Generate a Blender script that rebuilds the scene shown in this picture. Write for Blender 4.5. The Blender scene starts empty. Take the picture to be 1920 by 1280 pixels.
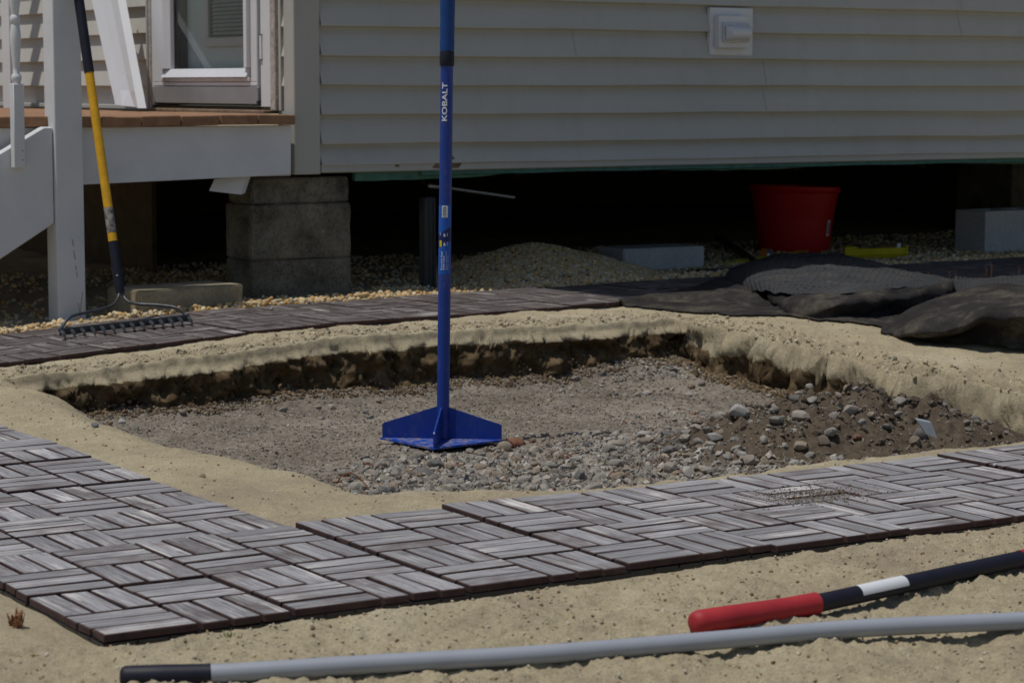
import bpy, bmesh, math, random
import numpy as np
from mathutils import Vector, Matrix, Euler
random.seed(7); rng = np.random.default_rng(11)
S = bpy.context.scene
COL = S.collection
# ------------------------------------------------------------------ camera
FPX = 4364.87
CAM = np.array([-1.2468, -3.0622, 0.8092]); YAW, PITCH, ROLL = 1.0068, -0.1092, 0.0012
Fv = np.array([math.cos(YAW)*math.cos(PITCH), math.sin(YAW)*math.cos(PITCH), math.sin(PITCH)])
Rv = np.cross(Fv, [0, 0, 1]); Rv /= np.linalg.norm(Rv); Uv = np.cross(Rv, Fv)
c_, s_ = math.cos(ROLL), math.sin(ROLL); Rv, Uv = c_*Rv+s_*Uv, -s_*Rv+c_*Uv
cd = bpy.data.cameras.new('camera'); cam = bpy.data.objects.new('camera', cd); COL.objects.link(cam)
cam.matrix_world = Matrix(((Rv[0], Uv[0], -Fv[0], CAM[0]), (Rv[1], Uv[1], -Fv[1], CAM[1]), (Rv[2], Uv[2], -Fv[2], CAM[2]), (0, 0, 0, 1)))
cd.sensor_width = 36; cd.lens = FPX/1920*36; cd.clip_start = .05; cd.clip_end = 500
cd.dof.use_dof = True; cd.dof.focus_distance = 5.15; cd.dof.aperture_fstop = 11
S.camera = cam
# ------------------------------------------------------------------ light
SUN = Vector((-.30, .07, .95)).normalized()
W = bpy.data.worlds.new('World'); S.world = W; W.use_nodes = True
wn = W.node_tree; bg = wn.nodes['Background']
sky = wn.nodes.new('ShaderNodeTexSky'); sky.sky_type = 'NISHITA'; sky.sun_disc = False
sky.sun_elevation = math.asin(SUN.z); sky.sun_rotation = math.atan2(SUN.x, SUN.y)
sky.air_density = 1.0; sky.dust_density = 1.0; sky.ozone_density = 1.0
wn.links.new(sky.outputs[0], bg.inputs[0]); bg.inputs[1].default_value = 0.098
sl = bpy.data.lights.new('sun', 'SUN'); sl.energy = 4.4; sl.angle = math.radians(.53); sl.color = (1, .965, .91)
so = bpy.data.objects.new('sun', sl); COL.objects.link(so); so.rotation_euler = SUN.to_track_quat('Z', 'Y').to_euler(); so.location = (0, 0, 8)
S.view_settings.view_transform = 'Standard'; S.view_settings.look = 'None'; S.view_settings.gamma = 1
S.view_settings.use_curve_mapping = False
S.view_settings.exposure = -0.80
# ------------------------------------------------------------------ helpers
def ray(x, y): return Fv+(x-960)/FPX*Rv-(y-640)/FPX*Uv
def at_z(x, y, z): d = ray(x, y); return CAM+(z-CAM[2])/d[2]*d          # point of a level at height z
def at_y(x, y, Y): d = ray(x, y); return CAM+(Y-CAM[1])/d[1]*d          # point of an upright plane along the house front
def at_x(x, y, X): d = ray(x, y); return CAM+(X-CAM[0])/d[0]*d          # point of an upright plane along the house side
WL = {}
def wloc(p): return WL[p.name] if p else np.zeros(3)
def tag(o, label=None, cat=None, group=None, kind=None):
    if label: o['label'] = label
    if cat: o['category'] = cat
    if group: o['group'] = group
    if kind: o['kind'] = kind
    return o
def thing(name, loc, label, cat, group=None):
    o = bpy.data.objects.new(name, None); COL.objects.link(o); o.location = loc; o.empty_display_size = .05
    WL[o.name] = np.array(loc, float); return tag(o, label, cat, group)
def link(name, me, loc, parent=None, rot=None):
    o = bpy.data.objects.new(name, me); COL.objects.link(o)
    o.location = np.array(loc, float)-wloc(parent)
    if rot is not None: o.rotation_euler = rot
    if parent: o.parent = parent
    WL[o.name] = np.array(loc, float); return o
def mesh(name, v, f, mats, smooth=False, mi=None):
    me = bpy.data.meshes.new(name); me.from_pydata([tuple(map(float, p)) for p in v], [], f)
    for m in (mats if isinstance(mats, (list, tuple)) else [mats]): me.materials.append(m)
    if smooth: me.polygons.foreach_set('use_smooth', [True]*len(me.polygons))
    if mi is not None: me.polygons.foreach_set('material_index', mi)
    me.update(); return me
def obj(name, v, f, mats, parent=None, smooth=False, mi=None, origin=None):
    v = np.array(v, float); c = np.array([(v[:, 0].min()+v[:, 0].max())/2, (v[:, 1].min()+v[:, 1].max())/2, v[:, 2].min()]) if origin is None else np.array(origin, float)
    return link(name, mesh(name, v-c, f, mats, smooth, mi), c, parent)
def autosmooth(o, deg=35):
    me = o.data; me.polygons.foreach_set('use_smooth', [True]*len(me.polygons)); me.set_sharp_from_angle(angle=math.radians(deg)); return o
def bmdata(bm):
    bm.verts.ensure_lookup_table(); v = np.array([x.co[:] for x in bm.verts]); f = [[q.index for q in p.verts] for p in bm.faces]; bm.free(); return v, f
def boxdata(x0, x1, y0, y1, z0, z1, b=0., seg=1):
    bm = bmesh.new(); bmesh.ops.create_cube(bm, size=1)
    for q in bm.verts: q.co = ((x0+x1)/2+q.co.x*(x1-x0), (y0+y1)/2+q.co.y*(y1-y0), (z0+z1)/2+q.co.z*(z1-z0))
    if b: bmesh.ops.bevel(bm, geom=bm.edges[:], offset=b, segments=seg, affect='EDGES', profile=.5)
    bm.verts.index_update(); return bmdata(bm)
def box(name, x0, x1, y0, y1, z0, z1, mat, parent=None, b=0.002, seg=1):
    v, f = boxdata(x0, x1, y0, y1, z0, z1, b, seg); return obj(name, v, f, mat, parent)
def join(parts):
    V, F, n = [], [], 0
    for v, f in parts: V.append(np.array(v)); F += [[i+n for i in p] for p in f]; n += len(v)
    return np.concatenate(V), F
def tubedata(pts, r, seg=12, cap=True):
    pts = np.array(pts, float); n = len(pts); r = np.full(n, r) if np.isscalar(r) else np.array(r, float)
    V, F = [], []; T = np.gradient(pts, axis=0); up = None
    for i in range(n):
        t = T[i]/(np.linalg.norm(T[i])+1e-12)
        if up is None: a = np.cross(t, [0, 0, 1] if abs(t[2]) < .9 else [1, 0, 0])
        else: a = up-t*np.dot(up, t)
        a /= np.linalg.norm(a); up = a; b = np.cross(t, a)
        for k in range(seg): w = 2*math.pi*k/seg; V.append(pts[i]+r[i]*(math.cos(w)*a+math.sin(w)*b))
    for i in range(n-1):
        for k in range(seg): F.append([i*seg+k, i*seg+(k+1) % seg, (i+1)*seg+(k+1) % seg, (i+1)*seg+k])
    if cap: F.append(list(range(seg))[::-1]); F.append([(n-1)*seg+k for k in range(seg)])
    return np.array(V), F
def tube(name, pts, r, mat, parent=None, seg=16, deg=50): v, f = tubedata(pts, r, seg); return autosmooth(obj(name, v, f, mat, parent), deg)
def prism(name, poly, axis, a, b, mat, parent=None, bev=.0015):
    """poly: 2D points in the two axes other than `axis`, extruded from a to b."""
    bm = bmesh.new(); n = len(poly); o = [k for k in range(3) if k != axis]; vs = []
    for q in (a, b):
        for p in poly: c = [0, 0, 0]; c[o[0]] = p[0]; c[o[1]] = p[1]; c[axis] = q; vs.append(bm.verts.new(c))
    bm.faces.new(vs[:n][::-1]); bm.faces.new(vs[n:])
    for i in range(n): bm.faces.new([vs[i], vs[(i+1) % n], vs[n+(i+1) % n], vs[n+i]])
    bmesh.ops.recalc_face_normals(bm, faces=bm.faces[:])
    if bev: bmesh.ops.bevel(bm, geom=bm.edges[:], offset=bev, segments=1, affect='EDGES')
    bm.verts.index_update(); v, f = bmdata(bm); return obj(name, v, f, mat, parent)
# numpy gradient noise
_P = np.random.default_rng(3).permutation(512)
def pn(x, y, s=0):
    x = np.asarray(x, float)+s*17.31; y = np.asarray(y, float)+s*9.77
    xi = np.floor(x).astype(np.int64); yi = np.floor(y).astype(np.int64); fx, fy = x-xi, y-yi
    def gr(i, j, a, b): h = _P[(_P[i & 511]+j) & 511]*(2*math.pi/512)*7; return np.cos(h)*a+np.sin(h)*b
    u, v = fx*fx*fx*(fx*(fx*6-15)+10), fy*fy*fy*(fy*(fy*6-15)+10)
    n0 = gr(xi, yi, fx, fy)*(1-u)+gr(xi+1, yi, fx-1, fy)*u
    n1 = gr(xi, yi+1, fx, fy-1)*(1-u)+gr(xi+1, yi+1, fx-1, fy-1)*u
    return (n0*(1-v)+n1*v)*1.5
def fbm(x, y, f, o=4, s=0, g=.5):
    t = 0; a = 1; m = 0
    for k in range(o): t = t+a*pn(x*f, y*f, s+k*1.7); m += a; a *= g; f *= 2.03
    return t/m
def ss(t): t = np.clip(t, 0, 1); return t*t*(3-2*t)
# ------------------------------------------------------------------ materials
class M:
    def __init__(s, name, rough=.7, col=(.5, .5, .5), metal=0, spec=.3):
        s.m = bpy.data.materials.new(name); s.m.use_nodes = True; s.t = s.m.node_tree; s.b = s.t.nodes['Principled BSDF']
        s.set('Base Color', (*col, 1)); s.set('Roughness', rough); s.set('Metallic', metal); s.set('Specular IOR Level', spec)
    def set(s, k, v):
        if hasattr(v, 'is_output') or isinstance(v, bpy.types.NodeSocket): s.t.links.new(v, s.b.inputs[k])
        else: s.b.inputs[k].default_value = v
    def n(s, ty, **k):
        q = s.t.nodes.new(ty)
        for a, b in k.items(): setattr(q, a, b)
        return q
    def l(s, a, b): s.t.links.new(a, b)
    def co(s, scale=(1, 1, 1), kind='Object', rnd=0):
        tc = s.n('ShaderNodeTexCoord'); mp = s.n('ShaderNodeMapping'); mp.inputs['Scale'].default_value = scale
        src = s.n('ShaderNodeNewGeometry').outputs['Position'] if kind == 'World' else tc.outputs[kind]
        if rnd:
            oi = s.n('ShaderNodeObjectInfo'); ad = s.n('ShaderNodeVectorMath', operation='MULTIPLY_ADD'); cb = s.n('ShaderNodeCombineXYZ')
            for i in range(3): s.l(oi.outputs['Random'], cb.inputs[i])
            s.l(cb.outputs[0], ad.inputs[0]); ad.inputs[1].default_value = (rnd, rnd*.7, rnd*1.3); s.l(src, ad.inputs[2]); src = ad.outputs[0]
        s.l(src, mp.inputs[0]); return mp.outputs[0]
    def noise(s, co, scale, det=4, rough=.55, dist=0):
        q = s.n('ShaderNodeTexNoise'); s.l(co, q.inputs['Vector']); q.inputs['Scale'].default_value = scale; q.inputs['Detail'].default_value = det
        q.inputs['Roughness'].default_value = rough; q.inputs['Distortion'].default_value = dist; return q.outputs['Fac']
    def vor(s, co, scale, out='Distance', feat='F1'):
        q = s.n('ShaderNodeTexVoronoi', feature=feat); s.l(co, q.inputs['Vector']); q.inputs['Scale'].default_value = scale; return q.outputs[out]
    def ramp(s, f, stops):
        q = s.n('ShaderNodeValToRGB'); r = q.color_ramp
        while len(r.elements) < len(stops): r.elements.new(.5)
        for e, (p, c) in zip(r.elements, stops): e.position = p; e.color = (c, c, c, 1) if np.isscalar(c) else (*c, 1)
        s.l(f, q.inputs[0]); return q.outputs[0]
    def mix(s, f, a, b, mode='MIX'):
        q = s.n('ShaderNodeMix', data_type='RGBA', blend_type=mode)
        for k, v in ((0, f), (6, a), (7, b)):
            if isinstance(v, bpy.types.NodeSocket): s.l(v, q.inputs[k])
            else: q.inputs[k].default_value = v if k == 0 else (*v, 1)
        return q.outputs[2]
    def math(s, op, a, b=0.):
        q = s.n('ShaderNodeMath', operation=op)
        for k, v in enumerate((a, b)):
            if isinstance(v, bpy.types.NodeSocket): s.l(v, q.inputs[k])
            else: q.inputs[k].default_value = v
        return q.outputs[0]
    def attr(s, name, out='Fac'): q = s.n('ShaderNodeAttribute'); q.attribute_name = name; return q.outputs[out]
    def bump(s, h, st=.5, d=.002):
        q = s.n('ShaderNodeBump'); q.inputs['Strength'].default_value = st; q.inputs['Distance'].default_value = d; s.l(h, q.inputs['Height'])
        if s.b.inputs['Normal'].is_linked: s.l(s.b.inputs['Normal'].links[0].from_socket, q.inputs['Normal'])
        s.l(q.outputs[0], s.b.inputs['Normal']); return s
def simple(name, col, rough=.6, metal=0, spec=.3, var=.12, sc=30, bump=.1, bd=.001, space='World'):
    m = M(name, rough, col, metal, spec); c = m.co(kind=space); n = m.noise(c, sc, 5)
    d = [x*(1-var) for x in col]; u = [min(1, x*(1+var)) for x in col]
    m.set('Base Color', m.ramp(n, [(.3, d), (.7, u)]))
    if bump: m.bump(m.noise(c, sc*6, 4), bump, bd)
    return m
def sand_mat():
    m = M('sand', .95, spec=.1); c = m.co(kind='World')
    a = m.ramp(m.noise(c, 3.5, 6, .6), [(.3, (.37, .305, .21)), (.55, (.48, .41, .27)), (.75, (.555, .485, .34))])
    a = m.mix(m.ramp(m.noise(c, 13, 6, .7), [(.45, 0.), (.72, .5)]), a, (.30, .255, .18)); g = m.ramp(m.vor(c, 380, 'Color'), [(0, .45), (.5, 1.), (1., 1.2)])
    a = m.mix(.55, a, g, 'MULTIPLY')
    sp = m.ramp(m.noise(c, 95, 3, .7), [(.0, 0.), (.66, 0.), (.72, 1.)]); a = m.mix(m.math('MULTIPLY', sp, .55), a, (.13, .085, .045))
    sp2 = m.ramp(m.vor(c, 60, 'Distance'), [(0, 1.), (.09, 1.), (.13, 0.)]); a = m.mix(m.math('MULTIPLY', sp2, .45), a, (.42, .25, .10))
    mo = m.attr('moist'); n = m.noise(c, 22, 6, .65)
    wet = m.ramp(n, [(.3, (.055, .037, .019)), (.5, (.12, .082, .044)), (.7, (.24, .175, .10))])
    fac = m.ramp(m.math('ADD', mo, m.math('ADD', m.math('MULTIPLY', m.math('SUBTRACT', n, .5), 1.3), m.math('MULTIPLY', m.math('SUBTRACT', m.noise(c, 8, 4), .5), 1.2))), [(.36, 0.), (.52, 1.)])
    a = m.mix(fac, a, wet)
    m.set('Base Color', a)
    m.bump(m.noise(c, 30, 8, .75), .75, .010); m.bump(m.noise(c, 230, 4, .8), .8, .0025); return m
def dirt_mat():
    m = M('dirt', .95, spec=.1); c = m.co(kind='World')
    a = m.ramp(m.noise(c, 4, 6, .6), [(.3, (.135, .112, .085)), (.5, (.205, .176, .140)), (.7, (.285, .248, .20))])
    st = m.vor(c, 110, 'Color'); g = m.ramp(st, [(0, .45), (.45, .95), (1., 1.5)])
    a = m.mix(.6, a, g, 'MULTIPLY')
    sp = m.ramp(m.vor(c, 85), [(0, 1.), (.2, 1.), (.27, 0.)]); a = m.mix(m.math('MULTIPLY', sp, .5), a, (.36, .34, .30))
    mo = m.attr('moist'); a = m.mix(mo, a, m.mix(.5, (.095, .072, .050), m.ramp(m.noise(c, 60, 4), [(.3, (.055, .042, .029)), (.7, (.165, .13, .095))])))
    m.set('Base Color', a); m.bump(m.noise(c, 60, 6, .75), .6, .006); m.bump(m.vor(c, 150), -.5, .002); return m
def stone_mat(name, use_obj):
    m = M(name, .88, spec=.15); c = m.co(kind='Object' if use_obj else 'World', rnd=5 if use_obj else 0)
    base = m.n('ShaderNodeObjectInfo').outputs['Color'] if use_obj else m.attr('tint', 'Color')
    n = m.ramp(m.noise(c, 70, 6, .7), [(.28, .55), (.5, 1.), (.72, 1.35)]); a = m.mix(1., base, n, 'MULTIPLY')
    sp = m.ramp(m.noise(c, 30, 5, .7), [(.5, 0.), (.62, 1.)]); a = m.mix(m.math('MULTIPLY', sp, .35), a, (.42, .39, .34))
    m.set('Base Color', a); m.bump(m.noise(c, 120, 5, .75), .7, .003); return m
def wood_mat(name, dark, grey, pale, stain, wear, obj_co=True, b1=.5):
    m = M(name, .82, spec=.2); c = m.co((1, 1, 1), 'Object', rnd=7 if obj_co else 0)
    mp = m.n('ShaderNodeMapping'); mp.inputs['Scale'].default_value = (7, 150, 150) if obj_co else (14, 40, 40); m.l(c, mp.inputs[0]); g = mp.outputs[0]
    st = m.noise(g, 1, 8, .72, 1.2)
    a = m.ramp(st, [(.28, dark), (.47, grey), (.72, pale)])
    big = m.noise(c, 11, 5, .6); rnd = m.n('ShaderNodeObjectInfo').outputs['Random']
    k = m.math('ADD', big, m.math('MULTIPLY', m.math('SUBTRACT', rnd, .5), .35))
    a = m.mix(m.ramp(k, [(.56, 0.), (.80, .7)]), a, stain)
    ed = m.noise(g, .55, 5, .7)
    a = m.mix(m.ramp(m.math('ADD', ed, m.math('MULTIPLY', m.math('SUBTRACT', m.noise(c, 7, 3), .5), .6)), [(.56, 0.), (.72, wear)]), a, (.66, .63, .60))
    hv = m.n('ShaderNodeHueSaturation'); m.l(a, hv.inputs['Color']); m.l(m.ramp(m.math('FRACT', m.math('MULTIPLY', rnd, 37.)), [(0, .76), (1, 1.18)]), hv.inputs['Value']); a = hv.outputs[0]
    m.set('Base Color', a); m.bump(st, b1, .0016); m.bump(m.noise(c, 300, 3), .2, .0006); return m
SAND, DIRT = sand_mat(), dirt_mat()
STONE, GRAVEL = stone_mat('stone', True), stone_mat('gravel_stone', False)
WTOP = wood_mat('weathered_wood', (.085, .076, .074), (.26, .252, .26), (.52, .51, .52), (.115, .082, .074), .85, b1=1.)
WSIDE = simple('wood_side', (.062, .036, .031), .8, sc=40, var=.3, bump=.3)
RTOP = wood_mat('red_brown_wood', (.042, .034, .032), (.108, .094, .09), (.24, .222, .215), (.066, .050, .045), .6)
RFAR = wood_mat('red_brown_wood_far', (.05, .038, .037), (.115, .095, .093), (.20, .18, .18), (.07, .05, .047), .3, False)
BLACKP = simple('black_plastic', (.022, .023, .026), .45, spec=.5, bump=.1)
def vinyl(name, col):
    m = M(name, .55, col, 0, .35); c = m.co(kind='World'); n = m.noise(c, 2.2, 5, .6)
    a = m.ramp(n, [(.3, [x*.93 for x in col]), (.7, [x*1.04 for x in col])])
    dz = m.co((6, 6, 1.2), 'World'); a = m.mix(m.ramp(m.noise(dz, 3, 6, .7), [(.5, 0.), (.9, .35)]), a, (.33, .30, .24))
    sp = m.ramp(m.vor(c, 7), [(0, 1.), (.012, 1.), (.02, 0.)]); a = m.mix(m.math('MULTIPLY', sp, .6), a, (.08, .07, .06))
    m.set('Base Color', a); m.bump(m.noise(m.co((8, 8, 120), 'World'), 1, 5, .7), .12, .0008); return m
VINYL = vinyl('vinyl_siding', (.51, .50, .455)); VPOST = vinyl('vinyl_corner', (.465, .455, .415))
def paint():
    m = M('white_paint', .5, (.72, .73, .74), 0, .35); c = m.co(kind='World')
    a = m.ramp(m.noise(c, 6, 5, .6), [(.3, (.63, .645, .665)), (.7, (.74, .75, .76))])
    sc = m.ramp(m.noise(m.co((1, 1, .25), 'World'), 70, 4, .75), [(.68, 0.), (.74, .6)]); a = m.mix(sc, a, (.38, .36, .35))
    m.set('Base Color', a); m.bump(m.noise(m.co((3, 3, 40), 'World'), 3, 6, .7), .35, .0012); m.bump(m.noise(c, 180, 3), .15, .0006); return m
PAINT = paint()
ALU = simple('white_aluminium', (.70, .71, .73), .35, 0, .5, var=.03, sc=5, bump=.03)
ALUG = simple('bare_aluminium', (.36, .36, .37), .42, .55, .5, var=.06, sc=12, bump=.05)
DECK = simple('composite_deck', (.30, .165, .092), .75, sc=25, var=.22, bump=.4, bd=.0015)
CEDAR = simple('threshold_wood', (.24, .17, .11), .7, sc=30, var=.3)
PEEL = simple('peeling_jamb', (.45, .40, .36), .7, sc=60, var=.35)
def concrete(name, col, pit=.5, tone=.25):
    m = M(name, .92, col, 0, .15); c = m.co(kind='World')
    a = m.ramp(m.noise(c, 9, 6, .65), [(.28, [x*(1-tone) for x in col]), (.7, [x*(1+tone) for x in col])])
    sp = m.ramp(m.vor(c, 130, 'Color'), [(0, .55), (.5, 1.), (.92, 1.1), (1., 1.9)]); a = m.mix(pit, a, sp, 'MULTIPLY')
    m.set('Base Color', a); m.bump(m.noise(c, 160, 4, .8), .7, .002); m.bump(m.vor(c, 210), -.5, .0015); return m
OLDC = concrete('old_concrete', (.155, .142, .108), .95, .6); NEWC = concrete('new_concrete', (.46, .46, .455), .4, .1); CAPC = concrete('tan_concrete', (.36, .305, .205), .6, .25)
BLUE = simple('blue_enamel', (.001, .036, .27), .42, 0, .5, var=.05, sc=6, bump=.03)
DBLUE = simple('blue_rubber_grip', (.002, .05, .22), .55, 0, .4, var=.08, sc=20, bump=.05)
LBLUE = simple('light_blue_label', (.006, .10, .48), .4, 0, .4, var=.03, sc=6, bump=0)
NAVY = simple('navy_label', (.004, .012, .11), .4, 0, .4, var=.03, sc=6, bump=0)
def enamel():
    m = M('blue_enamel_worn', .42, (.001, .036, .27), 0, .5); c = m.co(kind='World')
    f = m.math('MULTIPLY', m.ramp(m.noise(c, 26, 7, .75), [(.52, 0.), (.72, .55)]), m.ramp(m.noise(m.co((1, 1, .2), 'World'), 160, 3, .7), [(.45, .2), (.7, 1.)]))
    m.set('Base Color', m.mix(f, (.001, .036, .27), (.20, .18, .16))); m.bump(m.noise(c, 120, 4), .12, .0006); return m
BLUE = enamel()
def plate_mat():
    m = M('dusty_blue_plate', .5, (.004, .03, .36)); c = m.co(kind='World')
    f = m.ramp(m.noise(c, 38, 6, .75), [(.46, 0.), (.62, .9)])
    m.set('Base Color', m.mix(f, (.004, .06, .38), (.33, .27, .18))); m.bump(m.noise(c, 200, 3), .2, .0008); return m
PLATE = plate_mat()
WHITE = simple('white_print', (.72, .74, .76), .5, var=.02, bump=0); INK = simple('black_ink', (.02, .02, .025), .5, var=.02, bump=0)
YEL = simple('yellow_fibreglass', (.68, .36, .012), .45, 0, .4, var=.14, sc=40, bump=.1)
YPLA = simple('yellow_plastic', (.62, .50, .015), .4, 0, .4, var=.08, sc=20, bump=.05)
NAVYG = simple('dark_rubber', (.012, .013, .024), .55, 0, .3, var=.15, sc=30)
STEEL = simple('dark_steel', (.075, .08, .088), .45, .5, .5, var=.3, sc=60, bump=.25)
CHROME = simple('bright_steel', (.42, .45, .50), .3, .7, .5, var=.08, sc=30, bump=.03)
WORN = simple('worn_sticker', (.26, .235, .22), .6, var=.9, sc=55, bump=.2)
RED = simple('red_plastic', (.50, .004, .008), .4, 0, .4, var=.06, sc=6, bump=.02)
REDG = simple('red_rubber', (.42, .028, .035), .6, 0, .35, var=.16, sc=14, bump=.12)
PIPEG = simple('grey_pipe', (.33, .355, .40), .38, 0, .5, var=.06, sc=14, bump=.05)
ORANGE = simple('orange_tape', (.55, .17, .02), .5); RUST = simple('rust', (.28, .10, .03), .9, var=.4, sc=60)
GREEN = simple('green_foam_board', (.07, .17, .13), .7, var=.25, sc=20, bump=.3)
PLY = simple('brown_skirting', (.10, .065, .028), .85, var=.25, sc=14, bump=.3); DARKW = simple('dark_joist', (.05, .036, .022), .9, var=.3, sc=14)
MUD = simple('mud', (.20, .145, .085), .95, var=.4, sc=60, bump=.8, bd=.003)
LEAF = simple('weed_leaf', (.16, .19, .045), .7, var=.3, sc=60); DRY = simple('dry_weed_stem', (.32, .15, .07), .8, var=.3, sc=60)
def felt():
    m = M('black_felt', .96, (.02, .02, .02), 0, .08); c = m.co(kind='World')
    a = m.ramp(m.noise(c, 7, 8, .75), [(.3, (.020, .019, .019)), (.5, (.038, .035, .033)), (.68, (.115, .10, .078))])
    m.set('Base Color', a); m.bump(m.noise(m.co((1, 1, 1), 'World'), 190, 4, .8), .5, .002); m.bump(m.noise(c, 18, 4, .6), .5, .01); return m
FELT = felt()
def net():
    m = M('black_net', .6, (.02, .02, .02), 0, .4); c = m.co(kind='UV')
    w = []
    for sc in ((1, 0), (0, 1)):
        q = m.n('ShaderNodeTexWave', wave_type='BANDS', bands_direction='X' if sc[0] else 'Y'); q.inputs['Scale'].default_value = 16; q.inputs['Distortion'].default_value = .6; q.inputs['Detail'].default_value = 2; q.inputs['Detail Scale'].default_value = 1.
        m.l(c, q.inputs['Vector']); w.append(q.outputs['Fac'])
    g = m.math('MAXIMUM', w[0], w[1]); d = m.noise(m.co(kind='World'), 9, 5, .65)
    under = m.ramp(d, [(.35, (.012, .013, .015)), (.6, (.05, .048, .042)), (.8, (.13, .115, .085))])
    m.set('Base Color', m.mix(m.ramp(g, [(.66, 0.), (.84, 1.)]), under, (.042, .045, .052))); m.bump(g, 1., .004); return m
NET = net()
GLASS = M('glass'); GLASS.t.nodes.remove(GLASS.b)
_tr = GLASS.n('ShaderNodeBsdfTransparent'); _tr.inputs[0].default_value = (.97, .99, .99, 1); _gl = GLASS.n('ShaderNodeBsdfGlossy'); _gl.inputs['Roughness'].default_value = .03
_fr = GLASS.n('ShaderNodeFresnel'); _fr.inputs[0].default_value = 1.5; _mx = GLASS.n('ShaderNodeMixShader')
GLASS.l(_fr.outputs[0], _mx.inputs[0]); GLASS.l(_tr.outputs[0], _mx.inputs[1]); GLASS.l(_gl.outputs[0], _mx.inputs[2]); GLASS.l(_mx.outputs[0], GLASS.t.nodes['Material Output'].inputs[0])
for k in list(globals()):
    if isinstance(globals()[k], M): globals()[k] = globals()[k].m
# ------------------------------------------------------------------ terrain
def base_z(x, y):
    s = ss((y-1.3)/1.7)*ss((x-.4)/1.8)
    return .065*s-.012*ss((-y-.1)/.8)
def insets(x, y):
    wr = fbm(x, y*0+1, 2.6, 3, 5)*.06+fbm(x, y*0, 11, 3, 6)*.022
    rear = 2.86-y+wr-.05*ss((x-2.4)/.6)
    ww = fbm(y, y*0+3, 3.1, 3, 8)*.065+fbm(y, y*0, 13, 3, 9)*.025
    right = 3.07+.02*(y-1.4)-x+ww
    left = x-(.955+.055*np.sin(y*2.1+.6)+fbm(y, x*.3, 3, 4, 12)*.07)
    front = y-(.70+fbm(x, y*.3, 2.5, 4, 14)*.06+.17*ss((1.40-x)/.4))
    return rear, right, left, front
def frac_of(x, y):
    rear, right, left, front = insets(x, y)
    fr = ss(rear/.042)*.9+.1*ss((rear-.03)/.1); fq = ss(right/.022)*.88+.12*ss((right-.01)/.12)
    fl = ss((left+.10)/.27); ff = ss((front+.02)/.15)
    return np.minimum(np.minimum(fr, fq), np.minimum(fl, ff)), rear, right, left, front
PATHS = lambda x, y: np.maximum(ss((.66-y)/.05)*ss((y+.03)/.04)*ss((x+.03)/.05)*(x < 3.4), ss((.66-x)/.05)*ss((x+.03)/.05)*ss((y+.03)/.04)*(y < 3.2))
RA = math.radians(4.6)
def rear_uv(x, y): dx, dy = x-.55, y-3.06; return dx*math.cos(RA)+dy*math.sin(RA), -dx*math.sin(RA)+dy*math.cos(RA)
def floor_z(x, y):
    z = -.092+fbm(x, y, 3, 4, 20)*.016-.022*ss((x-2.85)/.15)*ss((2.3-y)/.3)
    r = ((x-2.40)/.50)**2+((y-1.20)/.38)**2
    m = np.maximum(np.exp(-r*1.35), .36*np.exp(-(((x-2.78)/.22)**2+((y-1.12)/.22)**2))); z = z+(.145+.07*fbm(x, y, 7, 4, 21))*m
    r2 = ((x-1.95)/.3)**2+((y-1.05)/.2)**2; z = z+.03*np.exp(-r2)
    r3 = ((x-2.9)/.25)**2+((y-2.75)/.16)**2; z = z+.045*np.exp(-r3)+.02*np.exp(-(((y-2.82)/.1)**2))*ss((x-1)/.3)
    return z, m
def height(x, y, fine=True):
    x = np.asarray(x, float); y = np.asarray(y, float)
    f, rear, right, left, front = frac_of(x, y)
    _, rv = rear_uv(x, y)
    wob = fbm(x, y, 8, 3, 42)*.03
    calm = 1-np.maximum(PATHS(x+wob, y+wob), ss((rv+.03)/.04)*ss((.68-rv)/.04))
    g = base_z(x, y)
    n = fbm(x, y, 2.3, 3, 1)*.010+fbm(x, y, 9, 5, 2, .6)*.012-np.abs(fbm(x, y, 16, 4, 3, .6))*.022*ss((.3-y)/.3)
    foreg = ss((.0-y)/.25); n = n+foreg*(fbm(x, y, 5.5, 3, 40)*.018+fbm(x, y, 45, 4, 41, .65)*.009)
    g = g+(n+.019)*calm+.009*(1-calm)
    # raised rim along rear and right lip, a second bench on the right
    g = g+(.010+.024*np.abs(fbm(x, y, 13, 3, 35))+.012*fbm(x, y, 34, 3, 36))*np.exp(-((rear+.06)/.06)**2)*(x < 3.1)*(x > .7)*(y > 2)
    bench = ss((-right)/.02)*ss((3.45-x)/.05)*ss((2.75-y)/.3)*ss((y-.4)/.3)
    dist = -right+fbm(y, x*.5, 7, 3, 33)*.035
    g = g-bench*.034*(1-ss((dist-.09)/.018))*ss((2.6-y)/.7)+bench*(np.abs(fbm(x, y, 15, 4, 34, .65))*.05-.008)*(1-ss((dist-.16)/.08))
    fl, m = floor_z(x, y)
    if fine: fl = fl+fbm(x, y, 26, 4, 22, .6)*.010
    lump = (np.abs(fbm(x, y, 22, 4, 23, .6))*.045+np.abs(fbm(x, y, 9, 2, 24))*.03)*m if fine else 0
    return g*(1-f)+(fl+lump)*f, f, rear, right, m
def hz(x, y): return float(height(np.array([x]), np.array([y]))[0][0])
def seg(a, b, d): return np.arange(a, b-d*.3, d)
xs = np.concatenate([-np.geomspace(60, 1.2, 22), seg(-1.1, -.35, .04), seg(-.35, 2.2, .0065), seg(2.2, 2.95, .0075), seg(2.95, 3.2, .0028), seg(3.2, 3.4, .006), seg(3.4, 4.4, .014), seg(4.4, 9, .05), 9+np.geomspace(.1, 60, 22)])
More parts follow.
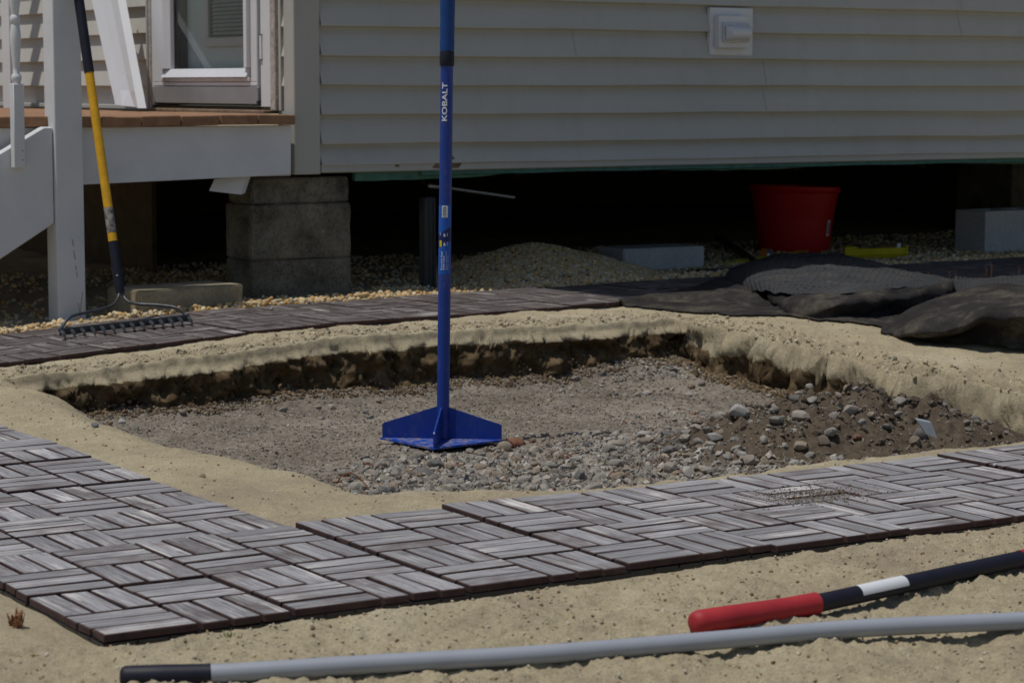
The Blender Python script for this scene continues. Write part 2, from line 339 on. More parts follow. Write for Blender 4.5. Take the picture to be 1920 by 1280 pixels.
ys = np.concatenate([-np.geomspace(60, 1.6, 22), seg(-1.5, -.9, .03), seg(-.9, .05, .0055), seg(.05, .7, .03), seg(.7, 2.7, .0085), seg(2.7, 2.95, .0019), seg(2.95, 3.2, .006), seg(3.2, 5.2, .018), seg(5.2, 9, .06), 9+np.geomspace(.1, 60, 22)])
GX, GY = np.meshgrid(xs, ys); Z, FR, REAR, RIGHT, MM = height(GX, GY)
far = ss((np.hypot(GX-2, GY-2)-6)/6); Z = Z*(1-far)+far*(-.01)
# crumbly walls: push the face in and out, the crust at the lip hangs over a little
depth = base_z(GX, GY)-Z
wall_r = np.exp(-((REAR-.02)/.03)**2)*(GX > .85)*(GX < 3.2)*(GY > 2.4); wall_q = np.exp(-((RIGHT-.02)/.03)**2)*(GY > .9)*(GY < 2.9)*(GX > 2.5)
rough_r = fbm(GX, Z*1.6, 10, 5, 50, .62)*.085-np.abs(fbm(GX, Z*1.3, 26, 3, 51))*.03; rough_q = fbm(GY, Z*1.6, 9, 5, 52, .62)*.10-np.abs(fbm(GY, Z*1.3, 24, 3, 53))*.03; rough_q = rough_q*(.4+.6*ss((GY-1.5)/.5))
lipk = np.exp(-((depth-.012)/.014)**2)
PX = GX+0*Z; PY = GY+wall_r*(rough_r-.020*lipk)*np.clip(depth/.02, 0, 1); PX = GX+wall_q*(rough_q-.012*lipk)*np.clip(depth/.02, 0, 1)
slump = np.clip(fbm(GX, GY, 2.2, 3, 60)*1.6+.1, 0, 1)
MOIST = np.clip(wall_r**.6*ss((depth-.010)/.022)*1.15, 0, 1)
MOIST = np.maximum(MOIST, np.clip(wall_q**.6*ss((depth-.028)/.03)*(.45+.75*slump)*ss((GY-1.5)/.4)+wall_q**.6*ss((depth-.05)/.03)*.40, 0, 1))
ny, nx = GX.shape; V = np.stack([PX, PY, Z], -1).reshape(-1, 3)
idx = np.arange(nx*ny).reshape(ny, nx); Q = np.stack([idx[:-1, :-1], idx[:-1, 1:], idx[1:, 1:], idx[1:, :-1]], -1).reshape(-1, 4)
FQ = (FR[:-1, :-1]+FR[1:, 1:])/2; RQ = REAR[:-1, :-1]; SQ = RIGHT[:-1, :-1]
wallish = ((RQ < .055) | (SQ < .06)); inpit = ((FQ > .5) & ~wallish) | ((FQ > .93) & (RQ > .048) & (SQ > .05))
inpit = inpit.reshape(-1)
def fastmesh(name, V, Fc, mat, smooth=True, attrs=None):
    k = Fc.shape[1]; me = bpy.data.meshes.new(name); me.vertices.add(len(V)); me.vertices.foreach_set('co', V.astype(np.float32).ravel())
    me.loops.add(Fc.size); me.loops.foreach_set('vertex_index', Fc.astype(np.int32).ravel()); me.polygons.add(len(Fc))
    me.polygons.foreach_set('loop_start', np.arange(0, Fc.size, k, dtype=np.int32))
    me.polygons.foreach_set('use_smooth', np.full(len(Fc), smooth)); me.update(calc_edges=True)
    for nme, ty, arr in (attrs or []): at = me.attributes.new(nme, ty, 'POINT'); at.data.foreach_set('value' if ty == 'FLOAT' else 'color', arr.astype(np.float32).ravel())
    me.materials.append(mat); return me
def subgrid(name, mask, mat, moist):
    q = Q[mask]; used = np.unique(q); remap = np.full(len(V), -1); remap[used] = np.arange(len(used))
    me = fastmesh(name, V[used], remap[q], mat, True, [('moist', 'FLOAT', moist.reshape(-1)[used])])
    o = bpy.data.objects.new(name, me); COL.objects.link(o); WL[o.name] = np.zeros(3); return o
g1 = subgrid('ground', ~inpit, SAND, MOIST); tag(g1, 'pale beige sand around the dug pit and in front of the tiles', kind='structure')
DM = ss((MM-.10)/.22)
g2 = subgrid('pit_floor', inpit, DIRT, DM); tag(g2, 'brown gravelly dirt floor of the dug pit with a low mound', kind='structure')
# ------------------------------------------------------------------ house
X0, Y0 = 2.412, 4.105; XR = 9.5; ZB = .513
house = thing('house', (X0, Y0, 0), 'cream vinyl sided house raised over an open crawl space behind the pit', 'house')
def lap(name, along, a0, a1, z0, z1, other, parent, out=.023, bulge=None, n=1, mat=VINYL):
    """one course of siding: slopes outward to a butt edge at its foot. along: 'x' front wall, 'y' side wall"""
    prof = [(z1+.008, -.006), (z1, -.006), (z1-.014, -.005), (z0+.003, out), (z0, out-.001), (z0+.001, out-.004), (z0+.012, out-.016)]
    V_, F_ = [], []; us = np.linspace(a0, a1, n+1)
    for u in us:
        for z, d in prof:
            dd, dz = d, 0.
            if bulge: dd, dz = bulge(u, z, d)
            V_.append((u, other-dd, z+dz) if along == 'x' else (other-dd, u, z+dz))
    k = len(prof)
    for i in range(n):
        for j in range(k-1):
            q = [i*k+j, i*k+j+1, (i+1)*k+j+1, (i+1)*k+j]; F_.append(q if along == 'x' else q[::-1])
    return obj(name, V_, F_, mat, parent)
def wavy(u, z, d):
    dz = .0012*math.sin(u*3.1+z*9)+.0008*math.sin(u*9+z*20)
    g = math.exp(-((u-5.62)/.16)**2)
    if .55 < z < .85: d = d+g*.006*(1 if z > .7 else -.3); dz -= g*.006*math.exp(-((z-.66)/.06)**2)
    return d+.0006*math.sin(u*5+z*31), dz
zs = [1.0147+.1015*k for k in range(4, -5, -1)]   # butt lines, top to bottom
for i, z in enumerate(zs[1:]):
    zt = zs[i]
    if z < .52: continue
    sp = 4.44 if i in (5, 6) else 5.45 if i in (2, 3) else 3.55 if i == 4 else None
    for a, b in ([(2.498, sp), (sp, XR)] if sp else [(2.498, XR)]):
        off = .0015 if (sp and a == sp) else 0
        lap('siding_course', 'x', a, b-(.0 if b == XR else -.012), z, zt+.001, Y0-off, house, bulge=wavy, n=60 if b-a > 3 else 24)
lap('siding_course', 'x', 2.498, XR, .535, zs[-1]+.003, Y0, house, bulge=wavy, n=60)
prism('starter_strip', [(Y0-.016, .536), (Y0-.018, .514), (Y0-.012, .510), (Y0+.005, .512), (Y0+.005, .536)], 0, 2.498, XR, VPOST, house, 0)
for k in range(6):
    z = 1.1105+.1015*(2-k); z = max(z, .735); zt = 1.1105+.1015*(3-k)
    for a, b in ((4.167, 4.186), (5.335, 8.4)): lap('siding_course', 'y', a, b, z, zt+.001, X0, house, out=.0155)
for a, b in ((5.335, 8.4),): box('starter_strip', X0-.016, X0+.004, a, b, .717, .734, VPOST, house, .002)
# corner post: two wide faces with a return
prism('corner_post', [(X0-.018, Y0-.018), (X0+.083, Y0-.018), (X0+.083, Y0+.004), (X0+.004, Y0+.004), (X0+.004, Y0+.060), (X0-.018, Y0+.060)], 2, .506, 2.93, VPOST, house, .003)
# body above the courses, core behind them
box('wall', X0+.008, XR, Y0+.008, Y0+.10, .52, 2.95, VINYL, house, 0)
box('wall', 2.498, XR, Y0-.012, Y0+.002, 1.425, 2.95, VINYL, house, 0)
box('wall', X0+.008, X0+.10, 5.30, 9.5, .52, 2.95, VINYL, house, 0)
box('wall', X0+.004, X0+.10, Y0+.102, 4.25, .52, 2.95, VINYL, house, 0)
box('wall', X0-.010, X0+.002, 5.335, 8.4, 1.42, 2.95, VINYL, house, 0)
box('wall', X0+.004, X0+.10, 4.252, 5.298, 2.75, 2.95, VINYL, house, 0)
box('floor_slab', X0+.01, XR, Y0+.03, 9.5, .525, .56, DARKW, house, 0)
for k in range(9): box('floor_joist', X0+.3+k*.8, X0+.34+k*.8, Y0+1.6, 9.4, .40, .524, DARKW, house, 0) if k not in (0, 1) else None
box('rear_skirting', X0, XR, 9.4, 9.5, -.05, .55, PLY, house, 0); box('end_skirting', XR-.1, XR, Y0+.1, 9.39, -.05, .53, PLY, house, 0)
box('side_skirting', X0+.01, X0+.03, 5.37, 9.39, -.05, .70, PLY, house, 0)
prism('roof', [(3.62, 2.95), (3.60, 3.02), (6.8, 4.3), (9.9, 3.02), (9.88, 2.95)], 0, X0-.03, XR+.2, simple('roof_shingle', (.12, .11, .1), .9, space='World').m, house, 0)  # unseen roof of the house; eave drawn forward to shade the rear tiles
# ragged green foam board under the bottom edge
us = np.linspace(2.64, XR, 90); vt = []
for i, u in enumerate(us):
    lo = .493+.006*math.sin(u*4)+(.007 if 3.35 < u < 3.9 else 0)+random.uniform(-.002, .002)-.008*(u < 3.2)
    for y in (Y0+.006, Y0+.026):
        vt += [(u, y, .512), (u, y, lo)]
fc = []
for i in range(len(us)-1):
    a = i*4; b = a+4; fc += [[a, a+1, b+1, b], [a+1, a+3, b+3, b+1], [a+2, b+2, b+3, a+3]]
obj('foam_board', vt, fc, GREEN, house)
us = np.linspace(2.9, 6.6, 60); vt = []
for u in us:
    w = .004+.004*math.sin(u*7)**2
    for y, z in ((Y0-.006, .511), (Y0-.012, .500-w*.6), (Y0+.002, .497-w*.6)): vt.append((u, y, z))
obj('foam_board', vt, [[i*3+j, i*3+j+1, i*3+4+j, i*3+3+j] for i in range(59) for j in range(2)], GREEN, house)
# outlet box with bubble cover
def rect_y(name, x0, x1, z0, z1, y0, y1, mat, parent, b=.003): return box(name, x0, x1, y0, y1, z0, z1, mat, parent, b, 2)
a = at_y(1331, 14, Y0-.02); b = at_y(1410, 105, Y0-.02)
oc = box('outlet_cover', a[0], b[0], Y0-.024, Y0-.002, b[2], a[2], ALU, house, .004, 2)
a2 = at_y(1347, 29, Y0-.05); b2 = at_y(1402, 91, Y0-.05); box('mounting_block', a2[0], b2[0], Y0-.055, Y0-.025, b2[2], a2[2], ALU, oc, .004, 2)
a3 = at_y(1359, 43, Y0-.07); b3 = at_y(1406, 80, Y0-.07); box('cover_base', a3[0], b3[0], Y0-.068, Y0-.056, b3[2], a3[2], simple('cover_grey', (.60, .61, .63), .5).m, oc, .002)
hx0, hx1, hz0, hz1 = a3[0]+.004, b3[0]-.002, b3[2]+.006, a3[2]-.008; vv = []
for u in np.linspace(0, 1, 11):
    for w in np.linspace(0, math.pi, 9):
        bl = min(1, math.sin(math.pi*u)*3.0)**.5 if 0 < u < 1 else 0.15
        vv.append((hx0+(hx1-hx0)*u, Y0-.068-.036*math.sin(w)*bl, hz0+(hz1-hz0)*(.5-.5*math.cos(w))))
autosmooth(obj('bubble_hood', vv, [[i*9+j, i*9+j+1, i*9+10+j, i*9+9+j] for i in range(10) for j in range(8)], ALU, oc), 60)
# mud daubs on the bottom edge
for px, w, h in ((744, 5, 4), (836, 33, 12)):
    p = at_y(px, 312, Y0-.014); bm = bmesh.new(); bmesh.ops.create_icosphere(bm, subdivisions=3, radius=1)
    for q in bm.verts:
        n_ = 1+.35*float(pn(q.co.x*3, q.co.z*3+px)); q.co = (q.co.x*w/550*n_, q.co.y*.008, max(-.15, q.co.z)*h/550*n_*1.6)
    v, f = bmdata(bm); obj('mud_clump', v+np.array([p[0], Y0-.014, p[2]]), f, MUD, house, True)
# ---- storm door on the side wall (things in the Y-Z plane, outward is -X)
def ybox(name, y0, y1, z0, z1, d0, d1, mat, parent, b=.002): return box(name, X0-d1, X0-d0, y0, y1, z0, z1, mat, parent, b)
door = ybox('storm_door', 4.375, 5.275, .808, .822, -.01, .016, ALU, house)
for y0, y1, z0, z1 in ((5.190, 5.275, .822, 2.7), (4.375, 4.425, .822, 2.7)): ybox('stile', y0, y1, z0, z1, -.01, .016, ALU, door, .003)
ybox('top_rail', 4.425, 5.19, 2.6, 2.7, -.01, .016, ALU, door, .003)
# moulded glazing frame, bevelled strips
def strip(name, pts, parent, mat=ALU):
    f_ = [[0, 1, 2, 3], [4, 5, 1, 0], [3, 2, 6, 7], [5, 6, 2, 1], [4, 0, 3, 7]]
    return obj(name, pts, f_, mat, parent)
ybox('glazing_bead', 4.427, 5.188, .8235, .838, -.005, .022, simple('bead_pink', (.60, .56, .53), .5).m, door, .002)
prism('glazing_bead', [(X0-.030, .839), (X0-.012, .871), (X0+.004, .871), (X0+.004, .839)], 1, 4.440, 5.176, ALU, door, .001)
prism('glazing_bead', [(X0-.012, 5.119), (X0-.030, 5.150), (X0-.030, 5.188), (X0+.004, 5.188), (X0+.004, 5.119)], 2, .872, 2.6, ALU, door, .001)
prism('glazing_bead', [(X0-.012, 4.476), (X0-.026, 4.462), (X0-.030, 4.43), (X0+.004, 4.43), (X0+.004, 4.476)], 2, .872, 2.6, ALU, door, .001)
ybox('kick_plate', 4.365, 5.282, .744, .806, .0, .019, ALUG, door, .002)
pg = obj('glass_pane', [(X0+.002, 4.477, .872), (X0+.002, 5.118, .872), (X0+.002, 5.118, 2.6), (X0+.002, 4.477, 2.6)], [[3, 2, 1, 0]], GLASS, door)
ybox('door_closer_pin', 4.352, 4.366, .742, .757, -.004, .024, INK, door, .001)
rail = ybox('door_frame', 4.268, 4.350, .735, 2.75, -.01, .014, ALU, house, .002)
ybox('hinge_cover', 4.335, 4.349, .90, .985, .0145, .019, ALU, rail, .001)
for z in (.899, .986): ybox('hinge_gap', 4.333, 4.351, z-.0012, z+.0012, .0142, .0195, INK, rail, 0)
ybox('door_frame', 5.283, 5.300, .735, 2.75, -.01, .010, ALU, house, .002)
ybox('door_jamb', 4.228, 4.266, .722, 2.75, -.01, .020, PEEL, house, .003); ybox('door_jamb', 5.301, 5.322, .722, 2.75, -.01, .014, PEEL, house, .003)
ybox('side_channel', 4.188, 4.204, .722, 2.75, -.01, .018, VPOST, house, .002); ybox('side_channel', 5.3235, 5.337, .717, 2.75, -.01, .018, VPOST, house, .002)
ybox('door_sill', 4.27, 5.28, .712, .724, -.06, .045, CEDAR, house, .002); ybox('door_sill', 4.27, 5.28, .7245, .735, -.06, .012, DARKW, house, .001)
inner = ybox('inner_door', 4.30, 5.26, .736, 2.7, -.12, -.06, simple('inner_door_paint', (.66, .78, .80), .5, var=.04).m, house, .002)
ybox('window_frame', 4.32, 4.937, .95, .986, -.059, -.042, ALU, inner, .004); ybox('window_frame', 4.905, 4.937, .987, 2.2, -.059, -.042, ALU, inner, .004)
ybox('window_pane', 4.34, 4.903, .988, 2.2, -.0595, -.057, simple('window_dark', (.05, .07, .075), .2, spec=.6).m, inner, 0)
bs = simple('blind_slat_paint', (.42, .47, .48), .5).m
for k in range(16):
    v, f = boxdata(-.007, .007, 4.345, 4.870, -.0006, .0006); c, s = math.cos(.9), math.sin(.9)
    v = np.stack([v[:, 0]*c-v[:, 2]*s+X0+.048, v[:, 1], v[:, 0]*s+v[:, 2]*c+1.0+k*.0145], 1); obj('blind_slat', v, f, bs, inner)
ybox('reveal', 5.12, 5.26, .736, 2.7, -.058, -.03, simple('reveal_grey', (.15, .155, .15), .7).m, house, .002)
# ------------------------------------------------------------------ porch
deck = thing('porch_deck', (1.6, 4.1, 0), 'small porch with orange brown deck boards, white rim board and white post', 'porch')
zt = .711
for k in range(12):
    x1 = X0-.048-k*.1405; x0 = x1-.1365; v, f = boxdata(x0, x1, 4.022-random.uniform(0, .006), 7.4, zt-.034, zt, .004, 2)
    j = v[:, 1] < 4.1; v[j, 2] += random.uniform(-.0015, .0015)+.0015*np.sin(v[j, 0]*60+k); v[:, 2] -= .012*ss((1.9-v[:, 0])/1.2)*0
    obj('deck_board', v, f, DECK, deck)
prism('rim_board', [(.75, .488), (1.6, .490), (2.362, .508), (2.364, .6755), (.75, .6755)], 1, 4.052, 4.090, PAINT, deck, .002)
for k in range(3): box('deck_joist', .76, 2.39, 4.9+k*.8, 4.94+k*.8, .50, .676, DARKW, deck, .001)
box('side_joist', .76, .80, 4.10, 7.38, .50, .676, DARKW, deck, .001)
for x, y in ((.79, 7.3), (2.33, 7.3)): box('rear_post', x-.045, x+.045, y-.045, y+.045, -.05, .50, DARKW, deck, .002)
pz = hz(1.58, 3.99)
PXL = at_y(108, 500, 3.962)[0]; post = box('post', PXL, at_y(160, 500, 3.962)[0], 3.962, 4.050, -.03, 1.75, PAINT, deck, .004, 2)
for px0, py0, px1, py1 in ((135, 448, 138, 462), (138.5, 470, 141, 486), (142, 498, 143, 506), (144, 509, 145, 519)):
    a = at_y(px0, py0, 3.961); b = at_y(px1, py1, 3.961)
    obj('crack', [(a[0]-.0008, 3.9614, a[2]), (b[0]-.0008, 3.9614, b[2]), (b[0]+.0012, 3.9614, b[2]), (a[0]+.001, 3.9614, a[2])], [[0, 1, 2, 3]], INK, post)
# stair stringer and spindle
T0, T1, B0, B1 = at_y(92, 237, 3.975), at_y(0, 291, 3.975), at_y(92, 426, 3.975), at_y(0, 487, 3.975)
def ext(a, b, x): t = (x-a[0])/(b[0]-a[0]); return (x, a[2]+t*(b[2]-a[2]))
poly = [(PXL-.002, T0[2]-.002), (T0[0]-.018, T0[2]-.002), ext(T0, T1, .55), (.42, ext(T0, T1, .55)[1]-.10), (.42, .0), (.60, .0), ext(B0, B1, .95), (PXL-.002, ext(B0, B1, PXL)[1])]
prism('stair_stringer', poly, 1, 3.975, 4.012, PAINT, deck, .004)
for k in range(3): box('stair_tread', 1.20-k*.27, 1.50-k*.27, 4.0135, 4.9, .50-k*.17, .535-k*.17, DECK, deck, .003) if k else None
def spindle(x, y, zb, ztop, name, hw=.0175):
    sq = zb+.262; v1, f1 = boxdata(x-hw, x+hw, y-hw, y+hw, zb, sq, .002)
    prof = [(sq-.001, .012), (sq+.006, .0135), (sq+.010, .0155), (sq+.020, .0165), (sq+.027, .0145), (sq+.032, .0105), (sq+.05, .0108), (sq+.09, .0138), (sq+.125, .0165), (sq+.15, .0170), (sq+.175, .0145), (sq+.186, .0120),
            (sq+.190, .0145), (sq+.200, .0165), (sq+.209, .0145), (sq+.213, .0115), (sq+.225, .013), (sq+.25, .0168), (sq+.28, .0175), (sq+.32, .016), (sq+.40, .012), (sq+.5, .011), (ztop, .011)]
    v2, f2 = tubedata([(x, y, z) for z, r in prof], [r for z, r in prof], 18)
    v, f = join([(v1, f1), (v2, f2)]); return autosmooth(obj(name, v, f, PAINT, deck), 40)
sb = at_y(40, 315, 3.938); spindle(at_y(36, 220, 3.938)[0]+.0, 3.955, sb[2], 1.75, 'baluster')
sp2 = at_x(20, 150, 2.30); box('corner_trim_board', 2.28, 2.30, sp2[1]-.05, sp2[1]+.045, zt, 1.8, PAINT, deck, .002)
for z in (.14, .17):
    p = at_y(43, 283 if z == .14 else 300, 3.936); v, f = tubedata([(p[0], 3.9375, p[2]), (p[0], 3.9362, p[2])], .0018, 8); obj('nail', v, f, INK, deck)
# leaning white trim piece
A = at_x(216, 196, 2.235); Bq = at_x(268, 203, 2.235); C1 = at_x(165, -30, 2.335); D1 = at_x(224, -30, 2.335); kA = A+(Bq-A)*.66; kC = C1+(D1-C1)*.66
rows = []
for t in np.linspace(0, 1, 9):
    w = 1 if t > .01 else 1
    l_ = A*(1-t)+C1*t; m_ = kA*(1-t)+kC*t; r_ = Bq*(1-t)+D1*t; cr = .010*math.exp(-(t/.10)**2)
    rows += [l_+np.array([.022, .004, 0]), l_, (l_+m_)/2+np.array([-cr, 0, 0]), m_+np.array([-.004+cr*.8, 0, 0]), r_+np.array([-.020, 0, 0]), r_+np.array([.012, -.004, 0])]
wt = thing('trim_piece', (A[0], A[1], zt), 'bent white metal trim piece leaning beside the storm door', 'trim')
o = obj('metal_channel', rows, [[i*6+j, i*6+j+1, i*6+7+j, i*6+6+j] for i in range(8) for j in range(5)], ALU, wt); md = o.modifiers.new('thickness', 'SOLIDIFY'); md.thickness = .0012
for v_ in o.data.vertices:
    pass
# ------------------------------------------------------------------ piers and blocks
def block(name, x0, x1, y0, y1, z0, z1, mat, parent=None, rz=0, chip=.003, label=None, cat=None):
    bm = bmesh.new(); bmesh.ops.create_cube(bm, size=1)
    for q in bm.verts: q.co = (q.co.x*(x1-x0), q.co.y*(y1-y0), q.co.z*(z1-z0))
    bmesh.ops.bevel(bm, geom=bm.edges[:], offset=.005, segments=2, affect='EDGES')
    bmesh.ops.subdivide_edges(bm, edges=[e for e in bm.edges if e.calc_length() > .05], cuts=10, use_grid_fill=True)
    sd = x0*31+z0*7
    for q in bm.verts:
        k = float(pn(q.co.x*28+sd, q.co.z*28+q.co.y*19))+float(pn(q.co.x*9+sd, q.co.y*9+q.co.z*11)); q.co += q.co.normalized()*k*chip*.55
    v, f = bmdata(bm); c, s = math.cos(rz), math.sin(rz); v = np.stack([v[:, 0]*c-v[:, 1]*s, v[:, 0]*s+v[:, 1]*c, v[:, 2]], 1)
    o = obj(name, v+np.array([(x0+x1)/2, (y0+y1)/2, (z0+z1)/2]), f, mat, parent); return autosmooth(o, 40)
pier = thing('block_pier', (2.44, 4.3, 0), 'mossy old concrete block pier under the near corner of the house', 'pier')
block('concrete_block', 2.243, 2.632, 4.125, 4.322, -.02, .2135, OLDC, pier)
block('concrete_block', 2.240, 2.630, 4.122, 4.318, .2155, .404, OLDC, pier)
block('concrete_block', 2.250, 2.626, 4.128, 4.31, .406, .4945, OLDC, pier, chip=.005)
pier2 = thing('block_pier', (7.35, 5.7, 0), 'dim concrete block pier far back at the right edge under the house', 'pier')
for z in (0.02, .212): block('concrete_block', 7.14, 7.53, 5.5, 5.9, z, z+.19, OLDC, pier2)
block('concrete_block', 7.14, 7.53, 5.5, 5.9, .404, .522, OLDC, pier2)
fs = thing('flashing_scrap', (2.15, 4.13, .48), 'bent scrap of white metal flashing sticking out above the block pier', 'metal scrap')
pts = [at_y(392, 358, 4.14), at_y(402, 336, 4.14), at_y(463, 330, 4.10), at_y(452, 365, 4.10), at_y(470, 331, 4.09), at_y(459, 362, 4.09), at_y(545, 327.5, 4.10), at_y(545, 330, 4.12)]
o = obj('bent_sheet', pts, [[0, 3, 2, 1], [3, 5, 4, 2], [2, 4, 7, 6]], ALU, fs); o.modifiers.new('thickness', 'SOLIDIFY').thickness = .001
bl = block('cap_block', 1.70, 2.10, 3.885, 4.085, .045, .156, CAPC, rz=math.radians(9)); tag(bl, 'tan solid concrete block in sun behind the rake and before the pier', 'concrete block')
a = at_z(1172, 516, .068); b2_ = block('cap_block', a[0], a[0]+.39, a[1], a[1]+.19, .065, .065+.105, NEWC, chip=.0012, rz=math.radians(-2)); tag(b2_, 'smooth grey solid concrete block at the right foot of the pebble heap', 'concrete block')
# hollow block
c0 = at_z(1846, 484, .062); bm = bmesh.new(); L_, D_, H_ = .39, .19, .207; t_ = .032
def cmu():
    xs_ = [0, t_, .18, .21, L_-t_, L_]; ys_ = [0, t_, D_-t_, D_]; holes = {(1, 1), (3, 1)}; Vv, Ff, ix = [], [], {}
    def vid(i, j, k):
        if (i, j, k) not in ix: ix[(i, j, k)] = len(Vv); Vv.append((xs_[i], ys_[j], k*H_))
        return ix[(i, j, k)]
    solid = {(i, j) for i in range(5) for j in range(3)}-holes
    for (i, j) in solid:
        for k in (0, 1): q = [vid(i, j, k), vid(i+1, j, k), vid(i+1, j+1, k), vid(i, j+1, k)]; Ff.append(q if k else q[::-1])
        for (di, dj), (p, q_) in (((0, -1), ((i, j), (i+1, j))), ((1, 0), ((i+1, j), (i+1, j+1))), ((0, 1), ((i+1, j+1), (i, j+1))), ((-1, 0), ((i, j+1), (i, j)))):
            if (i+di, j+dj) not in solid: Ff.append([vid(*p, 0), vid(*q_, 0), vid(*q_, 1), vid(*p, 1)])
    return np.array(Vv), Ff
v, f = cmu(); v = v+c0*[1, 1, 0]+[0, 0, .06]; ob = obj('hollow_block', v, f, NEWC); md = ob.modifiers.new('edge', 'BEVEL'); md.width = .003; md.segments = 2
tag(ob, 'grey hollow concrete block with two open cores at the right edge', 'concrete block')
# end flutes of the hollow block are part of its shape: shallow recess on the end face
# ------------------------------------------------------------------ red bucket
bc = np.array([5.35, 5.02]); bk = thing('bucket', (bc[0], bc[1], .06), 'large red plastic bucket standing in the dark under the house', 'bucket')
def lathe(name, prof, c, mat, parent, seg=48, tilt=0.):
    V_, F_ = [], []
    for r, z in prof:
        for k in range(seg): w = 2*math.pi*k/seg; V_.append((c[0]+r*math.cos(w), c[1]+r*math.sin(w), z+tilt*(r*math.cos(w))))
    n = len(prof)
    for i in range(n-1):
        for k in range(seg): F_.append([i*seg+k, i*seg+(k+1) % seg, (i+1)*seg+(k+1) % seg, (i+1)*seg+k])
    return autosmooth(obj(name, V_, F_, mat, parent), 40)
lathe('shell', [(.0, .066), (.150, .066), (.156, .070), (.186, .338), (.186, .341), (.198, .343), (.203, .349), (.203, .368), (.199, .372), (.195, .369), (.193, .349), (.150, .078), (0, .076)], bc, RED, bk, tilt=-.03)
th = -2.0
def onb(t_h, z, off=.001): r = .156+(.186-.156)*(z-.07)/.245+off; return (bc[0]+r*math.cos(t_h), bc[1]+r*math.sin(t_h), z-.03*r*math.cos(t_h))
tt = math.radians(-68)
vv = [onb(tt+d, z, .0012) for z in (.155, .225) for d in np.linspace(-.07, .07, 5)]; obj('sticker', vv, [[j, j+1, j+6, j+5] for j in range(4)], WHITE, bk)
vv = [onb(tt+d, z, .0018) for z in (.165, .216) for d in np.linspace(-.04, .04, 3)]; obj('sticker_print', vv, [[j, j+1, j+4, j+3] for j in range(2)], simple('grey_ink', (.18, .2, .22), .5).m, bk)
# ------------------------------------------------------------------ jack and other things under the house
jk = thing('support_tube', (2.95, 4.22, .05), 'upright black plastic tube behind the blue tamper shaft', 'pipe')
jx = at_y(802, 540, 4.20)[0]; tube('tube_body', [(jx, 4.20, z) for z in (.05, .3, .405, .412)], [.031, .031, .031, .027], BLACKP, jk, 24)
for dx in (-.012, .006): box('rib', jx+dx, jx+dx+.006, 4.1655, 4.172, .06, .40, BLACKP, jk, .001)
p = at_y(803, 538, 4.168); lathe_pts = [(p[0], 4.171, p[2]), (p[0], 4.166, p[2]), (p[0], 4.164, p[2])]; tube('screw_head', lathe_pts, [.0075, .007, .002], CHROME, jk, 14)
rod = thing('steel_bar', (3.2, 4.35, .43), 'thin bright steel bar with a swivel head under the siding, behind the tamper', 'bar')
p0, p1, p2, p3 = at_y(803, 348, 4.32), at_y(826, 351, 4.32), at_y(845, 353, 4.32), at_y(964, 370, 4.36)
tube('swivel_head', [p0, p0+(p1-p0)*.1, p0+(p1-p0)*.6, p1], [.007, .009, .0085, .007], CHROME, rod); tube('shank', [p1, p2], [.007, .006], BLACKP, rod)
tube('bar_shaft', [p2, p3], .0062, CHROME, rod); pj = at_y(796, 346, 4.33); tube('hanger', [pj, pj+[0, .01, .03], [pj[0], 4.36, .523]], .004, BLACKP, rod)
def lay(px, py, z): return at_z(px, py, z)
a, b = lay(1583, 478, .095), lay(1698, 474, .105)
cg = thing('caulk_gun', (a[0], a[1], .07), 'yellow skeleton caulking gun with a tube lying beyond the black mat', 'caulking gun')
d = (b-a)/np.linalg.norm(b-a); sd_ = np.array([-d[1], d[0], 0]); up = np.array([0, 0, 1.])
def sweep(name, prof, p, q, mat, parent):
    n = len(prof); V_ = [p+sd_*x+up*z for x, z in prof]+[q+sd_*x+up*z for x, z in prof]; F_ = [[i, (i+1) % n, n+(i+1) % n, n+i] for i in range(n)]; F_ += [list(range(n))[::-1], [n+i for i in range(n)]]
    return obj(name, V_, F_, mat, parent)
hexp = [(.030*math.cos(k*math.pi/3), .028*math.sin(k*math.pi/3)) for k in range(6)]
sweep('cradle', hexp, a+d*.05, b, YPLA, cg); sweep('collar', [(x*1.3, z*1.45) for x, z in hexp], a, a+d*.05, YPLA, cg); sweep('end_plate', [(x*1.25, z*1.35) for x, z in hexp], b, b+d*.006, YPLA, cg)
tube('nozzle_cap', [b-d*.03+up*.02, b-d*.03+up*.042], [.009, .009], WHITE, cg, 12); tube('plunger_rod', [a-d*.002, a-d*.14-up*.012], .006, BLACKP, cg)
tube('trigger', [a-d*.10-up*.02, a-d*.02-up*.03, a+d*.06-up*.036+sd_*-.03], .007, BLACKP, cg)
a, b = lay(1340, 498, .08), lay(1425, 488, .085); cn = thing('sealant_tube', (a[0], a[1], .07), 'yellow pointed sealant tube poking out behind the black mat', 'tube')
tube('nozzle', [a, a+(b-a)*.45], [.003, .013], YPLA, cn); tube('cartridge', [a+(b-a)*.451, b+(b-a)*.8], [.014, .020], YPLA, cn)
a, b = lay(1282, 512, .085), lay(1375, 507, .085); kn = thing('utility_tool', (a[0], a[1], .07), 'black flat tool handle lying left of the black mat', 'tool')
tube('handle', [a, a+(b-a)*.08, a+(b-a)*.3, b], [.006, .013, .014, .012], BLACKP, kn, 10); tube('grip_end', [a+(b-a)*.02-up*.006, a+(b-a)*.35-up*.004], .013, NAVYG, kn, 10)
a, b = lay(1345, 446, .11), lay(1412, 489, .09); tag(tube('rubber_hose', [a, (a+b)/2+[0, 0, .005], b, b+(b-a)*.2], .016, simple('dark_hose', (.07, .075, .08), .6).m), 'dark rubber hose between the grey block and the red bucket', 'hose')
a = lay(1437, 478, .10); tr = thing('tape_roll', a-[0, 0, .03], 'silver and orange roll of tape at the foot of the red bucket', 'tape')
